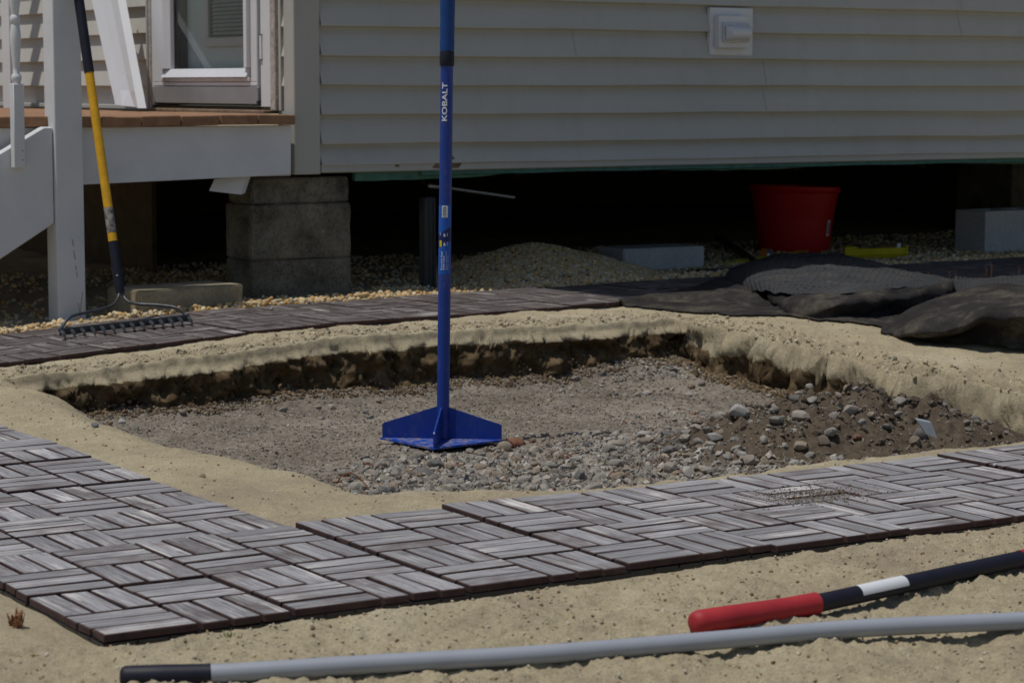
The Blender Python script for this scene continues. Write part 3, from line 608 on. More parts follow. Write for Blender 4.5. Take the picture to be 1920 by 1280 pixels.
Tt = np.array([.55, -.8, 0])/np.linalg.norm([.55, -.8, 0]); tube('tape_side', [a+Tt*.012, a+Tt*.022], [.028, .026], CHROME, tr, 24); tube('tape_band', [a-Tt*.02, a+Tt*.0115], .029, ORANGE, tr, 24)
a = lay(1505, 482, .10); o = tube('orange_lid', [a-Tt*.02, a+Tt*.02], .03, ORANGE, None, 24); tag(o, 'orange cap showing over the mat before the red bucket', 'cap')
ra = at_x(20, 512, 2.25); rb = at_x(212, 538, 2.25); tag(tube('metal_rail', [ra, (ra+rb)/2, rb+(rb-ra)*.1], .009, ALUG, None, 6, 20), 'dull metal rail lying on the gravel under the porch', 'rail')
# ------------------------------------------------------------------ walkways
SL, SW, SH, SUB, GAP = .1466, .0450, .0125, .1525, .0
def slat_mesh(top, side, name, jag=0):
    v, f = boxdata(-SL/2, SL/2, -SW/2, SW/2, 0, SH, .0016)
    v = np.array(v); rr = np.random.default_rng(jag)
    end = np.abs(v[:, 0]) > SL/2-.003; v[end, 0] += rr.uniform(-.001, .001, end.sum())
    me = bpy.data.meshes.new(name); me.from_pydata(v.tolist(), [], f); me.materials.append(top); me.materials.append(side); me.update()
    for p in me.polygons: p.material_index = 0 if p.normal.z > .95 else 1
    return me
SM = [slat_mesh(WTOP, WSIDE, 'slat', k) for k in range(5)]; RM = [slat_mesh(RTOP, WSIDE, 'slat_red', k) for k in range(4)]
v_, f_ = join([boxdata(-.151, .151, -.151, .151, .0, .006)]+[boxdata(-.151+i*.0503, -.147+i*.0503, -.151, .151, .006, .0105) for i in range(7)]+[boxdata(-.151, .151, -.151+i*.0503, -.147+i*.0503, .006, .0103) for i in range(7)])
TB = mesh('tile_base', v_, f_, BLACKP)
def tile(parent, x, y, z, rz, i, j, red, tiltx, tilty, single=True, flip=0):
    t = link('deck_tile', TB, (x, y, z), parent, (tiltx, tilty, rz)); out = []
    for a in range(2):
        for b in range(2):
            along = (a+b+flip) % 2          # 0: slats run in x
            for k in range(3):
                u = -.5*SUB+a*SUB; w = -.5*SUB+b*SUB; off = (k-1)*.0503
                cx, cy = (u, w+off) if along == 0 else (u+off, w)
                lo = Vector((cx+random.uniform(-.0008, .0008), cy+random.uniform(-.0008, .0008), .0112+random.uniform(-.0008, .0012)))
                r = (random.uniform(-.008, .008), random.uniform(-.006, .006), (math.pi/2 if along else 0)+random.uniform(-.01, .01)+(math.pi if random.random() < .5 else 0))
                me = random.choice(RM if red else SM)
                if single: s = bpy.data.objects.new('slat', me); COL.objects.link(s); s.parent = t; s.location = lo; s.rotation_euler = r
                else: out.append(Matrix.LocRotScale(Vector((x, y, z)), Euler((tiltx, tilty, rz)), None) @ Matrix.LocRotScale(lo, Euler(r), None))
    return out
wkL = thing('tile_walkway', (.3, 1.4, 0), 'grey weathered parquet tile path running up the left side to the lower left corner', 'walkway')
wkF = thing('tile_walkway', (1.7, .3, 0), 'grey weathered parquet tile path across the front, between pit and foreground sand', 'walkway')
wkR = thing('tile_walkway', (3.2, 3.6, .05), 'reddish brown parquet tile path behind the pit along the house, rake standing on it', 'walkway')
TS = .3055
def gl(x, y): return float(base_z(np.array(x), np.array(y)))
for i in range(2):
    for j in range(8):
        x, y = .1525+i*TS, .1525+j*TS
        tile(wkL, x, y, gl(x, y)+.004+.003*math.sin(j*1.3+i), random.uniform(-.004, .004), i, j, False, random.uniform(-.006, .006)+(gl(x, y+.1)-gl(x, y-.1))/.2, random.uniform(-.007, .007), flip=0)
for i in range(8):
    for j in range(2):
        x, y = .1525+.611+.002+i*TS+random.uniform(0, .001), .1525+j*TS+.004*math.sin(i*2.1)
        up_ = .006+.003*math.sin(i*1.1+.5); lift = .004 if (i in (0, 1, 5) and j == 1) else 0
        tile(wkF, x, y, gl(x, y)+up_+lift*.4, random.uniform(-.006, .006), i, j, False, lift*1.2+random.uniform(-.004, .004), (.012 if lift else 0)+random.uniform(-.006, .006), flip=0)
RM_all = []
for i in range(21):
    for j in range(2):
        u, w = .1525+i*TS, .1525+j*TS+.012*math.sin(i*.9); x = .55+u*math.cos(RA)-w*math.sin(RA); y = 3.06+u*math.sin(RA)+w*math.cos(RA)
        tl = RM_all.extend(tile(wkR, x, y, gl(x, y)+.005+.0015*math.sin(i*1.7+j*2), RA+random.uniform(-.003, .003), i, j, True, random.uniform(-.003, .003)+(gl(x, y+.1)-gl(x, y-.1))/.2, random.uniform(-.003, .003)-(gl(x+.1, y)-gl(x-.1, y))/.2, single=(i < 12)))
vb, fb = boxdata(-SL/2, SL/2, -SW/2, SW/2, 0, SH, 0); P_ = []
for m_ in RM_all: P_.append((np.array([(m_ @ Vector(q))[:] for q in vb]), fb))
v, f = join(P_); far_s = obj('slats', v, f, RFAR, wkR); far_s['kind'] = 'stuff'
# ------------------------------------------------------------------ tamper
PC = np.array([1.7275, 1.972, 0]); PZ = -.084
tp = thing('tamper', (PC[0], PC[1], PZ), 'blue steel hand tamper standing upright on the gravel in the pit', 'tamper')
al = math.radians(-38); da = np.array([math.cos(al), math.sin(al), 0]); db = np.array([-math.sin(al), math.cos(al), 0])   # diagonals; -db faces the camera
HD = .1585
def onp(a, b, z): return PC+da*a+db*b+np.array([0, 0, z])
cs = [(HD-.006, .006*0), (0, HD), (-HD, 0), (0, -HD)]
V_ = [onp(*p, PZ) for p in ((HD, 0), (0, HD), (-HD, 0), (0, -HD))]+[onp(*p, PZ+.005) for p in ((HD, 0), (0, HD), (-HD, 0), (0, -HD))]
obj('base_plate', V_, [[0, 3, 2, 1], [4, 5, 6, 7], [0, 1, 5, 4], [1, 2, 6, 5], [2, 3, 7, 6], [3, 0, 4, 7]], PLATE, tp)
lean = Rv*.013; lean[2] = 0
def shaft(z): return PC+np.array([0, 0, z])+lean*(z+.08)+da*.002
TR = .0158
def fin(dirv, name):
    out = HD-.006; zb = PZ+.0052; q = [(TR*.7, zb), (out, zb), (out, zb+.034), (out-.004, zb+.038), (TR*.7, zb+.082)]
    nrm = np.cross(dirv, [0, 0, 1]); V_ = []
    for s in (-.002, .002): V_ += [PC+dirv*r+np.array([0, 0, z])+nrm*s for r, z in q]
    n = 5; obj(name, V_, [list(range(n)), [n+i for i in range(n)][::-1]]+[[i, n+i, n+(i+1) % n, (i+1) % n] for i in range(n)], BLUE, tp)
for dv in (da, -da, db, -db): fin(dv, 'fin')
tube('shaft', [shaft(z) for z in np.linspace(PZ+.006, .87, 12)], TR, BLUE, tp, 32)
tube('collar', [shaft(.8585), shaft(.860), shaft(.893), shaft(.895)], [.0175, .0182, .0182, .0175], NAVYG, tp, 32)
gz_ = np.linspace(.8955, 1.42, 40); tube('grip', [shaft(z) for z in gz_], [.0182+.0003*math.sin(z*300)+(.0006 if z > 1.0 else 0) for z in gz_], DBLUE, tp, 32)
# print on the shaft: patches that follow the tube. ang: 0 faces the camera, positive to the right
toc = -db
view = (CAM-PC)*[1, 1, 0]; view /= np.linalg.norm(view); side = np.cross([0, 0, 1], view)
def ons(s, z, off): w = s/TR; r = TR+off; return shaft(z)+(view*math.cos(w)+side*math.sin(w))*r
def patch(name, poly_fn, z0, z1, mat, off, nz=8, ns=10):
    V_ = []
    for i in range(nz+1):
        z = z0+(z1-z0)*i/nz; s0, s1 = poly_fn((z-z0)/(z1-z0))
        for j in range(ns+1): V_.append(ons(s0+(s1-s0)*j/ns, z, off))
    return autosmooth(obj(name, V_, [[i*(ns+1)+j, i*(ns+1)+j+1, (i+1)*(ns+1)+j+1, (i+1)*(ns+1)+j] for i in range(nz) for j in range(ns)], mat, tp))
def zof(py): return at_y(833, py, PC[1])[2]
def sof(px, py):
    c = shaft(zof(py)); dd = c-CAM; pxc = 960+FPX*(dd@Rv)/(dd@Fv); k = (px-pxc)/(FPX/(dd@Fv))/TR; return TR*math.asin(max(-.98, min(.98, k)))
patch('label_sheet', lambda t: (-.026, .0175), zof(513), zof(384), LBLUE, .00015, 20)
patch('label_band', lambda t: (-.0255, .0172), zof(452), zof(440), NAVY, .0003)
patch('label_band', lambda t: (-.0255, -.0255+.0427*t), zof(466), zof(452), NAVY, .0003)
patch('label_band', lambda t: (-.0255+.0427*t, .0172), zof(440), zof(424), NAVY, .0003)
def sq(name, px0, px1, py0, py1, mat, off=.0006): s0, s1 = sof(px0, (py0+py1)/2), sof(px1, (py0+py1)/2); return patch(name, lambda t: (s0, s1), zof(py1), zof(py0), mat, off, 2, 5)
sq('barcode_sticker', 829, 839.5, 385, 407, WHITE)
for k in range(11): sq('barcode_bar', 830.3, 836.5, 386.8+k*1.75, 386.8+k*1.75+(.6, 1.05, .8)[k % 3], INK, .0008)
sq('yellow_mark', 824.6, 828.4, 450, 461.5, YPLA)
def text(body, s_px, y_top, y_bot, width, mat, name, bold=0.):
    """lettering that reads upward, laid round the shaft"""
    cu = bpy.data.curves.new('lettering', 'FONT'); cu.body = body; cu.size = 1; cu.offset = bold; cu.resolution_u = 3; cu.space_character = 1.02
    tmp = bpy.data.objects.new('lettering_source', cu); COL.objects.link(tmp); dg = bpy.context.evaluated_depsgraph_get(); me = bpy.data.meshes.new_from_object(tmp.evaluated_get(dg))
    COL.objects.unlink(tmp); bpy.data.objects.remove(tmp)
    bm = bmesh.new(); bm.from_mesh(me); ya, yb_ = min(q.co.y for q in bm.verts), max(q.co.y for q in bm.verts)
    for kk in range(1, 10): bmesh.ops.bisect_plane(bm, geom=bm.verts[:]+bm.edges[:]+bm.faces[:], dist=1e-6, plane_co=(0, ya+(yb_-ya)*kk/10, 0), plane_no=(0, 1, 0))
    bmesh.ops.triangulate(bm, faces=bm.faces[:]); v, f = bmdata(bm)
    x0, x1, y0, y1 = v[:, 0].min(), v[:, 0].max(), v[:, 1].min(), v[:, 1].max(); z0, z1 = zof(y_bot), zof(y_top); sc = sof(s_px, (y_top+y_bot)/2)
    W_ = [ons(sc+(.5-(q[1]-y0)/(y1-y0))*width, z0+(z1-z0)*(q[0]-x0)/(x1-x0), .0009) for q in v]
    return obj(name, W_, f, mat, tp)
text('KOBALT', 833.6, 155, 227, .0135, WHITE, 'brand_lettering', .028)
text('8 in x 8 in Steel', 828.3, 471, 505, .0042, WHITE, 'label_text', .02); text('Handle Tamper', 832.4, 478, 505, .0042, WHITE, 'label_text', .03)
text('Pisón de acero de 8 x 8', 836.4, 470, 505, .0026, WHITE, 'label_text'); text('Dameur en acier', 839.2, 478, 505, .0026, WHITE, 'label_text')
for py in (439, 456):
    s0 = sof(833.5, py); patch('label_icon', lambda t: (s0-.0028*(1-t*.6), s0+.0028*(1-t)), zof(py+3.5), zof(py-2.5), WHITE, .0007, 4, 4)
    s1_ = sof(838.6, py); patch('label_icon', lambda t: (s1_-.0010, s1_+.0012*math.sin(math.pi*t)), zof(py+3.5), zof(py-3.5), simple('pale_blue_print', (.35, .45, .65), .5, bump=0).m, .0007, 6, 3)
    s2_ = sof(826.0, py-1); patch('label_icon', lambda t: (s2_-.0012*math.sin(math.pi*t), s2_+.0010), zof(py+2), zof(py-5), simple('pale_blue_print', (.35, .45, .65), .5, bump=0).m, .0005, 6, 3) if py == 439 else None
# ------------------------------------------------------------------ rake
hL = at_z(112, 638, .058); hR = at_z(354, 607, .085)
rk = thing('bow_rake', ((hL[0]+hR[0])/2, (hL[1]+hR[1])/2, .05), 'yellow handled bow rake, teeth down on the rear tiles, leaning on the porch', 'rake')
hd = (hR-hL)/np.linalg.norm(hR-hL); hn = np.array([hd[1], -hd[0], 0]); hn /= np.linalg.norm(hn)   # hn: towards the camera
zg = lambda p: gl(p[0], p[1])+.031
hL2, hR2 = hL.copy(), hR.copy(); hL2[2] = zg(hL)+.020; hR2[2] = zg(hR)+.020
def barq(p, q, w, h):
    V_ = [];
    for c in (p, q):
        for s, t in ((-1, -1), (1, -1), (1, 1), (-1, 1)): V_.append(c+hn*s*w+np.array([0, 0, t*h]))
    return V_, [[0, 1, 2, 3][::-1], [4, 5, 6, 7], [0, 1, 5, 4], [1, 2, 6, 5], [2, 3, 7, 6], [3, 0, 4, 7]]
v, f = barq(hL2, hR2, .0045, .010); obj('head_bar', v, f, STEEL, rk)
for k in range(14):
    c = hL2+(hR2-hL2)*(k+.12)/13.24
    pts = [c+np.array([0, 0, .002]), c+hn*.014-np.array([0, 0, .001]), c+hn*.026-np.array([0, 0, .006]), c+hn*.034-np.array([0, 0, .0165])]
    v, f = tubedata(pts, [.0062, .0062, .0055, .003], 6); obj('tooth', v, f, STEEL, rk)
fb_ = at_y(225, 545, 3.66)
def bez(pts, n=24):
    pts = np.array(pts, float); o = []
    m = len(pts)
    for i in range(m-1):
        p0 = pts[max(i-1, 0)]; p1 = pts[i]; p2 = pts[i+1]; p3 = pts[min(i+2, m-1)]
        for t in np.linspace(0, 1, n//(m-1)+2)[:-1]: o.append(.5*((2*p1)+(-p0+p2)*t+(2*p0-5*p1+4*p2-p3)*t*t+(-p0+3*p1-3*p2+p3)*t**3))
    o.append(pts[-1]); return o
def mid(px, py, t): Y_ = fb_[1]*(1-t)+hL2[1]*t; return at_y(px, py, Y_)
def midr(px, py, t): Y_ = fb_[1]*(1-t)+hR2[1]*t; return at_y(px, py, Y_)
tube('bow_rod', bez([fb_+[-.004, 0, .03], mid(223, 553, .05), mid(212, 571, .25), mid(188, 580, .45), mid(160, 586, .6), mid(132, 594, .78), mid(117, 612, .9), hL2+[0, 0, .004]], 48), .0048, STEEL, rk, 10)
tube('bow_rod', bez([fb_+[.004, 0, .03], midr(231, 553, .05), midr(242, 566, .2), midr(262, 570, .4), midr(298, 572, .6), midr(330, 577, .8), midr(348, 590, .92), hR2+[0, 0, .004]], 48), .0048, STEEL, rk, 10)
tpp = at_y(148, 0, 3.915); hdv = (tpp-fb_)
def onh(py): t = (545-py)/545.; return fb_+hdv*t
def hp(pa, pb, n=2): # parts of the handle between two picture heights (perspective-corrected along the straight handle)
    def solve(py):
        lo, hi = -.2, 1.6
        for _ in range(40):
            m_ = (lo+hi)/2; q = fb_+hdv*m_-CAM; yy = 640-FPX*(q@Uv)/(q@Fv)
            if yy > py: lo = m_
            else: hi = m_
        return fb_+hdv*lo
    return [solve(pa+(pb-pa)*i/n) for i in range(n+1)]
tube('ferrule', hp(549, 453, 4), [.0135, .0155, .0155, .015, .0148], NAVYG, rk, 20); tube('handle', hp(452.6, 437, 1), .0142, YEL, rk, 20); tube('worn_sticker', hp(436.6, 390, 2), .0146, WORN, rk, 20)
tube('handle', hp(389.6, 137, 2), .0142, YEL, rk, 20); tube('grip', hp(136.6, -160, 2), .0158, NAVYG, rk, 20)
p = hp(517, 516, 1)[0]+(-Fv)*.0155; tube('rivet', [p, p-Fv*.002], [.0035, .002], CHROME, rk, 10)
# ------------------------------------------------------------------ foreground tools
def gnd(px, py, r, it=4):
    z = r
    for _ in range(it): q = at_z(px, py, z); z = hz(q[0], q[1])*.0+max(hz(q[0], q[1]), -.02)+r
    return at_z(px, py, z)
pr_ = .0132
ctrl = [(225, 1268), (395, 1263), (700, 1244), (1000, 1227), (1300, 1203), (1600, 1178), (1920, 1163), (2200, 1150)]
zl = [.010, .011, .013, .014, .014, .013, .012, .011]
pp = [at_z(x, y, z+pr_) for (x, y), z in zip(ctrl, zl)]
gp = thing('grey_pole', pp[3]*[1, 1, 0], 'long grey metal pole with a black rubber end lying across the foreground sand', 'pole')
s_all = bez(pp, 56); a0 = np.array(pp[1])
tube('pole_body', [a0]+[q for q in s_all if (q-a0)@(pp[-1]-pp[0]) > 0.002], pr_, PIPEG, gp, 28)
e = [q for q in s_all if (q-a0)@(pp[-1]-pp[0]) <= 0.003]; e0 = e[0]; e1 = a0; tube('rubber_end', [e0, e0+(e1-e0)*.02, e0+(e1-e0)*.06, e0+(e1-e0)*.5, e1], [.008, .0125, .0148, .0150, .0142], NAVYG, gp, 28)
rt = [at_z(1298, 1168, .028), at_z(1530, 1131, .0285), at_z(1912, 1047.5, .030)]; dt = (rt[2]-rt[1]); dt /= np.linalg.norm(dt); rt0 = rt[0]
tl = thing('long_handled_tool', rt[1]*[1, 1, 0], 'black tool handle with red rubber grip and white label lying beyond the grey pole', 'tool handle')
L1 = rt[1]-rt0; tube('grip', [rt0, rt0+L1*.015, rt0+L1*.06, rt0+L1*.3, rt0+L1*.75, rt[1]], [.010, .0155, .0185, .0180, .0165, .0175], REDG, tl, 28)
tube('handle', [rt[1]+dt*.0006, rt[1]+(rt[2]-rt[1])*.5, rt[2]], .0142, NAVYG, tl, 28); tube('far_grip', [rt[2]+dt*.0005, rt[2]+dt*.4], .0150, REDG, tl, 28)
def tlp(px): # along the handle by picture column
    lo, hi = 0., 1.
    for _ in range(40):
        m_ = (lo+hi)/2; q = rt[1]+(rt[2]-rt[1])*m_-CAM; xx = 960+FPX*(q@Rv)/(q@Fv)
        if xx < px: lo = m_
        else: hi = m_
    return rt[1]+(rt[2]-rt[1])*lo
q0, q1 = tlp(1606), tlp(1692); sd2 = np.cross(dt, [0, 0, 1]); sd2 /= np.linalg.norm(sd2); up2 = np.cross(sd2, dt)
V_ = []
for i in range(11):
    for j in range(13):
        w = math.radians(-25+j*9.2); jag = (.006*abs(math.sin(i*2.3)) if 2 < i < 6 else 0)*(j > 10)
        V_.append(q0+(q1-q0)*i/10+(sd2*math.sin(w)+up2*math.cos(w))*.01455-sd2*0)
obj('white_label', V_, [[i*13+j, i*13+j+1, (i+1)*13+j+1, (i+1)*13+j] for i in range(10) for j in range(12)], WHITE, tl, True)
# ------------------------------------------------------------------ landscape fabric
def cr(P, t):
    n = len(P); t = t*(n-1); i = min(int(t), n-2); u = t-i; p0, p1, p2, p3 = P[max(i-1, 0)], P[i], P[i+1], P[min(i+2, n-1)]
    return .5*((2*p1)+(-p0+p2)*u+(2*p0-5*p1+4*p2-p3)*u*u+(-p0+3*p1-3*p2+p3)*u**3)
def sheet(name, rows, nu, nv, mat, parent, amp=.006, fr=9, thick=.003, seed=0, uvs=1.):
    R_ = [np.array([at_z(*q) if len(q) == 3 else q for q in r]) for r in rows]; V_ = []; UV = []
    for i in range(nv+1):
        v = i/nv
        for j in range(nu+1):
            u = j/nu; col = np.array([cr(r, u) for r in R_]); p = cr(col, v); k = float(fbm(np.array(p[0]), np.array(p[1]+p[2]*3), fr, 3, seed))-1.3*abs(float(fbm(np.array(p[0]*.8+p[1]*.5), np.array(p[1]*.9-p[0]*.4+p[2]*2), fr*1.3, 2, seed+2)))+.2; V_.append(p+np.array([k*.4, k*.4, k])*amp); UV.append((u, v))
    V_ = np.array(V_); V_[:, 2] = np.maximum(V_[:, 2], np.maximum(height(V_[:, 0], V_[:, 1])[0]+.005, np.where((rear_uv(V_[:, 0], V_[:, 1])[1] > -.02) & (rear_uv(V_[:, 0], V_[:, 1])[1] < .64), base_z(V_[:, 0], V_[:, 1])+.037, -1)))
    F_ = [[i*(nu+1)+j, i*(nu+1)+j+1, (i+1)*(nu+1)+j+1, (i+1)*(nu+1)+j] for i in range(nv) for j in range(nu)]
    o = obj(name, V_, F_, mat, parent, True); uv = o.data.uv_layers.new(name='UVMap'); lw = np.linalg.norm(R_[0][-1]-R_[0][0])
    for l in o.data.loops: a_ = UV[l.vertex_index]; uv.data[l.index].uv = (a_[0]*lw*uvs, a_[1]*uvs*.6)
    if thick: o.modifiers.new('thickness', 'SOLIDIFY').thickness = thick
    return o
FG = None
f1 = sheet('landscape_fabric', [[(1345, 530, .085), (1400, 522, .10), (1480, 535, .10), (1620, 540, .08), (1780, 540, .07), (1930, 530, .07), (2080, 525, .07)], [(1285, 556, .075), (1350, 550, .115), (1450, 562, .095), (1600, 570, .07), (1780, 585, .06), (1930, 585, .06), (2080, 590, .06)], [(1165, 577, .072), (1290, 575, .085), (1400, 590, .075), (1540, 602, .058), (1700, 612, .05), (1900, 630, .045), (2080, 640, .04)], [(1172, 583, .066), (1300, 602, .060), (1430, 606, .058), (1560, 618, .050), (1680, 630, .042), (1800, 643, .038), (2080, 664, .034)]], 130, 50, FELT, None, .022, 5, seed=3)
tag(f1, 'flat black landscape fabric lying over sand and tiles under the folded mats', 'fabric')
mt = thing('drainage_mat', at_z(1550, 600, .05)*[1, 1, 1], 'folded black netted mat with felt edge lying behind the right corner of the pit', 'mat')
sheet('net_top', [[(1385, 500, .11), (1440, 481, .145), (1580, 478, .15), (1700, 506, .125), (1760, 522, .115), (1787, 528, .112)], [(1362, 514, .105), (1430, 500, .155), (1570, 500, .165), (1690, 518, .145), (1755, 524, .135), (1787, 529, .13)], [(1361, 526, .098), (1425, 522, .150), (1550, 526, .160), (1680, 530, .155), (1750, 528, .15), (1786, 530, .148)], [(1368, 535, .090), (1430, 547, .125), (1510, 553, .140), (1640, 546, .155), (1740, 534, .16), (1785, 529.5, .158)]], 110, 50, NET, mt, .014, 5, seed=6)
sheet('felt_side', [[(1440, 552, .118), (1515, 553.5, .141), (1640, 546.5, .156), (1740, 534.5, .161), (1785, 530, .159)], [(1440, 560, .105), (1505, 572, .118), (1630, 566, .13), (1738, 552, .135), (1786, 546, .135)], [(1448, 572, .085), (1500, 594, .082), (1622, 588, .09), (1735, 572, .10), (1785, 562, .105)], [(1470, 590, .062), (1515, 613, .050), (1625, 608, .060), (1700, 592, .07), (1775, 578, .08)]], 60, 30, FELT, mt, .016, 7, seed=9)
m2 = thing('drainage_mat', at_z(1880, 545, .06)*[1, 1, 1], 'second black netted mat at the right edge behind the draped fabric', 'mat')
sheet('net_top', [[(1788, 523, .09), (1850, 521, .10), (1930, 517, .11), (2050, 512, .11)], [(1788, 535, .10), (1850, 530, .12), (1930, 526, .13), (2050, 524, .12)], [(1788, 556, .09), (1850, 550, .12), (1930, 548, .13), (2050, 545, .12)]], 60, 24, NET, m2, .010, 7, seed=12)
f2 = sheet('landscape_fabric', [[(1660, 618, .050), (1730, 575, .09), (1800, 556, .11), (1880, 545, .12), (1960, 548, .12), (2060, 556, .12)], [(1652, 622, .058), (1722, 574, .140), (1795, 555, .160), (1872, 535, .190), (1950, 541, .18), (2060, 548, .17)], [(1652, 627, .058), (1715, 600, .115), (1785, 590, .135), (1850, 572, .160), (1925, 578, .165), (2060, 585, .16)],
    [(1651, 630, .055), (1722, 628, .080), (1795, 618, .100), (1848, 590, .150), (1900, 602, .130), (1950, 604, .135), (2060, 612, .13)][:6], [(1651, 632, .050), (1728, 634, .062), (1798, 630, .070), (1846, 612, .105), (1905, 634, .075), (2060, 640, .08)], [(1653, 633, .045), (1740, 640, .045), (1800, 645, .045), (1850, 646, .05), (1915, 655, .045), (2060, 668, .04)]], 110, 80, FELT, None, .018, 5, seed=15)
tag(f2, 'black felt fabric draped in a high fold at the right edge', 'fabric')
# ------------------------------------------------------------------ stones
def hull(n, r, sub=0, rnd=0., el=(1, .8, .62)):
    bm = bmesh.new()
    for _ in range(n):
        p = Vector(r.normal(size=3)); p.normalize(); p *= r.uniform(.8, 1.05); bm.verts.new((p.x*el[0], p.y*el[1], p.z*el[2]))
    res = bmesh.ops.convex_hull(bm, input=bm.verts[:]); dead = [g for g in res['geom_interior'] if isinstance(g, bmesh.types.BMVert)]
    bmesh.ops.delete(bm, geom=dead, context='VERTS')
    if sub:
        bmesh.ops.subdivide_edges(bm, edges=bm.edges[:], cuts=sub, use_grid_fill=True, smooth=rnd); bmesh.ops.triangulate(bm, faces=bm.faces[:])
        for q in bm.verts: q.co *= 1+.10*float(pn(q.co.x*3.1+n, q.co.y*3.1+q.co.z*2.7))
    bm.verts.index_update(); v, f = bmdata(bm); return v, f
SV = [hull(11+k % 5, np.random.default_rng(100+k), 1, .35, (1, .78+.03*(k % 5), .55+.04*(k % 4))) for k in range(12)]
SMESH = [mesh('stone', v, f, STONE) for v, f in SV]
for me in SMESH: me.polygons.foreach_set('use_smooth', [True]*len(me.polygons)); me.set_sharp_from_angle(angle=math.radians(28))
TV = [hull(9+k % 4, np.random.default_rng(200+k)) for k in range(10)]
TVt = []
for v, f in TV: TVt.append((v, np.array([t for p in f for t in ([p[0], p[i], p[i+1]] for i in range(1, len(p)-1))])))
ico = bmesh.new(); bmesh.ops.create_icosphere(ico, subdivisions=2, radius=1); iv, if_ = bmdata(ico); IV = []
ic1 = bmesh.new(); bmesh.ops.create_icosphere(ic1, subdivisions=1, radius=1); jv, jf = bmdata(ic1)
for k in range(6): IV.append((iv*(1+.13*pn(iv[:, 0]*1.7+k*3, iv[:, 1]*1.7+iv[:, 2])[:, None])*[1, .8, .62], np.array(if_)))
JV = [(jv*[1, .8, .62], np.array(jf))]
def rotm(n, full=True):
    a, b, c = rng.uniform(0, 2*np.pi, (3, n)); b = b if full else rng.normal(0, .25, n); a2 = rng.normal(0, .5 if full else .2, n)
    ca, sa, cb, sb, cc, sc = np.cos(a), np.sin(a), np.cos(b), np.sin(b), np.cos(a2), np.sin(a2)
    Rz = np.zeros((n, 3, 3)); Rz[:, 0, 0] = ca; Rz[:, 0, 1] = -sa; Rz[:, 1, 0] = sa; Rz[:, 1, 1] = ca; Rz[:, 2, 2] = 1
    Rx = np.zeros((n, 3, 3)); Rx[:, 0, 0] = 1; Rx[:, 1, 1] = cb; Rx[:, 1, 2] = -sb; Rx[:, 2, 1] = sb; Rx[:, 2, 2] = cb
    Ry = np.zeros((n, 3, 3)); Ry[:, 1, 1] = 1; Ry[:, 0, 0] = cc; Ry[:, 0, 2] = sc; Ry[:, 2, 0] = -sc; Ry[:, 2, 2] = cc
    return Rz @ Rx @ Ry
def scatter(name, pos, size, tint, variants, mat, smooth, label, cat=None, full=True):
    n = len(pos); R_ = rotm(n, full); which = rng.integers(0, len(variants), n); Vs, Fs, Ts, off = [], [], [], 0
    for k, (v, f) in enumerate(variants):
        m_ = which == k; c = m_.sum()
        if not c: continue
        vv = np.einsum('nij,vj->nvi', R_[m_], v)*size[m_][:, None, None]+pos[m_][:, None, :]
        Vs.append(vv.reshape(-1, 3)); Fs.append((f[None]+(np.arange(c)*len(v))[:, None, None]+off).reshape(-1, 3)); Ts.append(np.repeat(tint[m_], len(v), 0)); off += c*len(v)
    T = np.concatenate(Ts); T = np.concatenate([T, np.ones((len(T), 1))], 1)
    o = bpy.data.objects.new(name, fastmesh(name, np.concatenate(Vs), np.concatenate(Fs), mat, smooth, [('tint', 'FLOAT_COLOR', T)])); COL.objects.link(o); tag(o, label, cat, kind='stuff'); return o
PAL = np.array([(.32, .295, .255), (.26, .24, .21), (.37, .33, .275), (.31, .25, .19), (.185, .175, .165), (.44, .41, .36), (.26, .20, .145), (.24, .12, .085)])
PW = np.array([.24, .2, .16, .13, .12, .06, .07, .02]); PW = PW/PW.sum()
def sized(n, lo, hi, p=2.): return lo+(hi-lo)*rng.random(n)**p
def inpitm(x, y, m=.05): f, r, q, l, fr = frac_of(x, y); return (f > .6) & (r > m) & (q > m)
def dens_coarse(x, y):
    d = ss((x-.98)/.15)*ss((2.5-x)/.4)*ss((1.98-y+.25*fbm(x, y, 3, 3, 70)-.25*ss((1.5-x)/.5))/.3)
    d = np.maximum(d, .8*np.exp(-(((x-2.9)/.25)**2+((y-2.7)/.12)**2))); d = np.maximum(d, .55*ss((x-2.2)/.3)*ss((y-1.1)/.2)*ss((2.3-y)/.6)); return d
# middle sized gravel, one mass
N = 34000; x = rng.uniform(.95, 3.1, N); y = rng.uniform(.75, 2.85, N); dc = dens_coarse(x, y); kp = inpitm(x, y) & (rng.random(N) < (.10+.85*dc)*(1-.88*ss((floor_z(x, y)[1]-.14)/.25)))
r_ = np.hypot(x-PC[0], y-PC[1]); kp &= ~((np.abs((x-PC[0])*da[0]+(y-PC[1])*da[1])+np.abs((x-PC[0])*db[0]+(y-PC[1])*db[1])) < HD+.01)
x, y = x[kp], y[kp]; sz = sized(len(x), .0045, .0175, 1.7)*(.5+.5*dc[kp]); z, _, _, _, mm = height(x, y); z = z+sz*.08
sz = sz*np.where(mm > .35, .75, 1)
scatter('gravel', np.stack([x, y, z], 1), sz, PAL[rng.choice(8, len(x), p=PW)]*rng.uniform(.8, 1.15, (len(x), 1)), TVt, GRAVEL, False, 'crushed grey gravel spread over the pit floor')
N = 30000; x = rng.uniform(.93, 3.12, N); y = rng.uniform(.75, 2.87, N); kp = inpitm(x, y, .03); x, y = x[kp], y[kp]; sz = sized(len(x), .0016, .0052, 2.2)
cl = (fbm(x, y, 6, 3, 75) > -.12); x, y, sz = x[cl], y[cl], sz[cl]; z = height(x, y)[0]+sz*.2
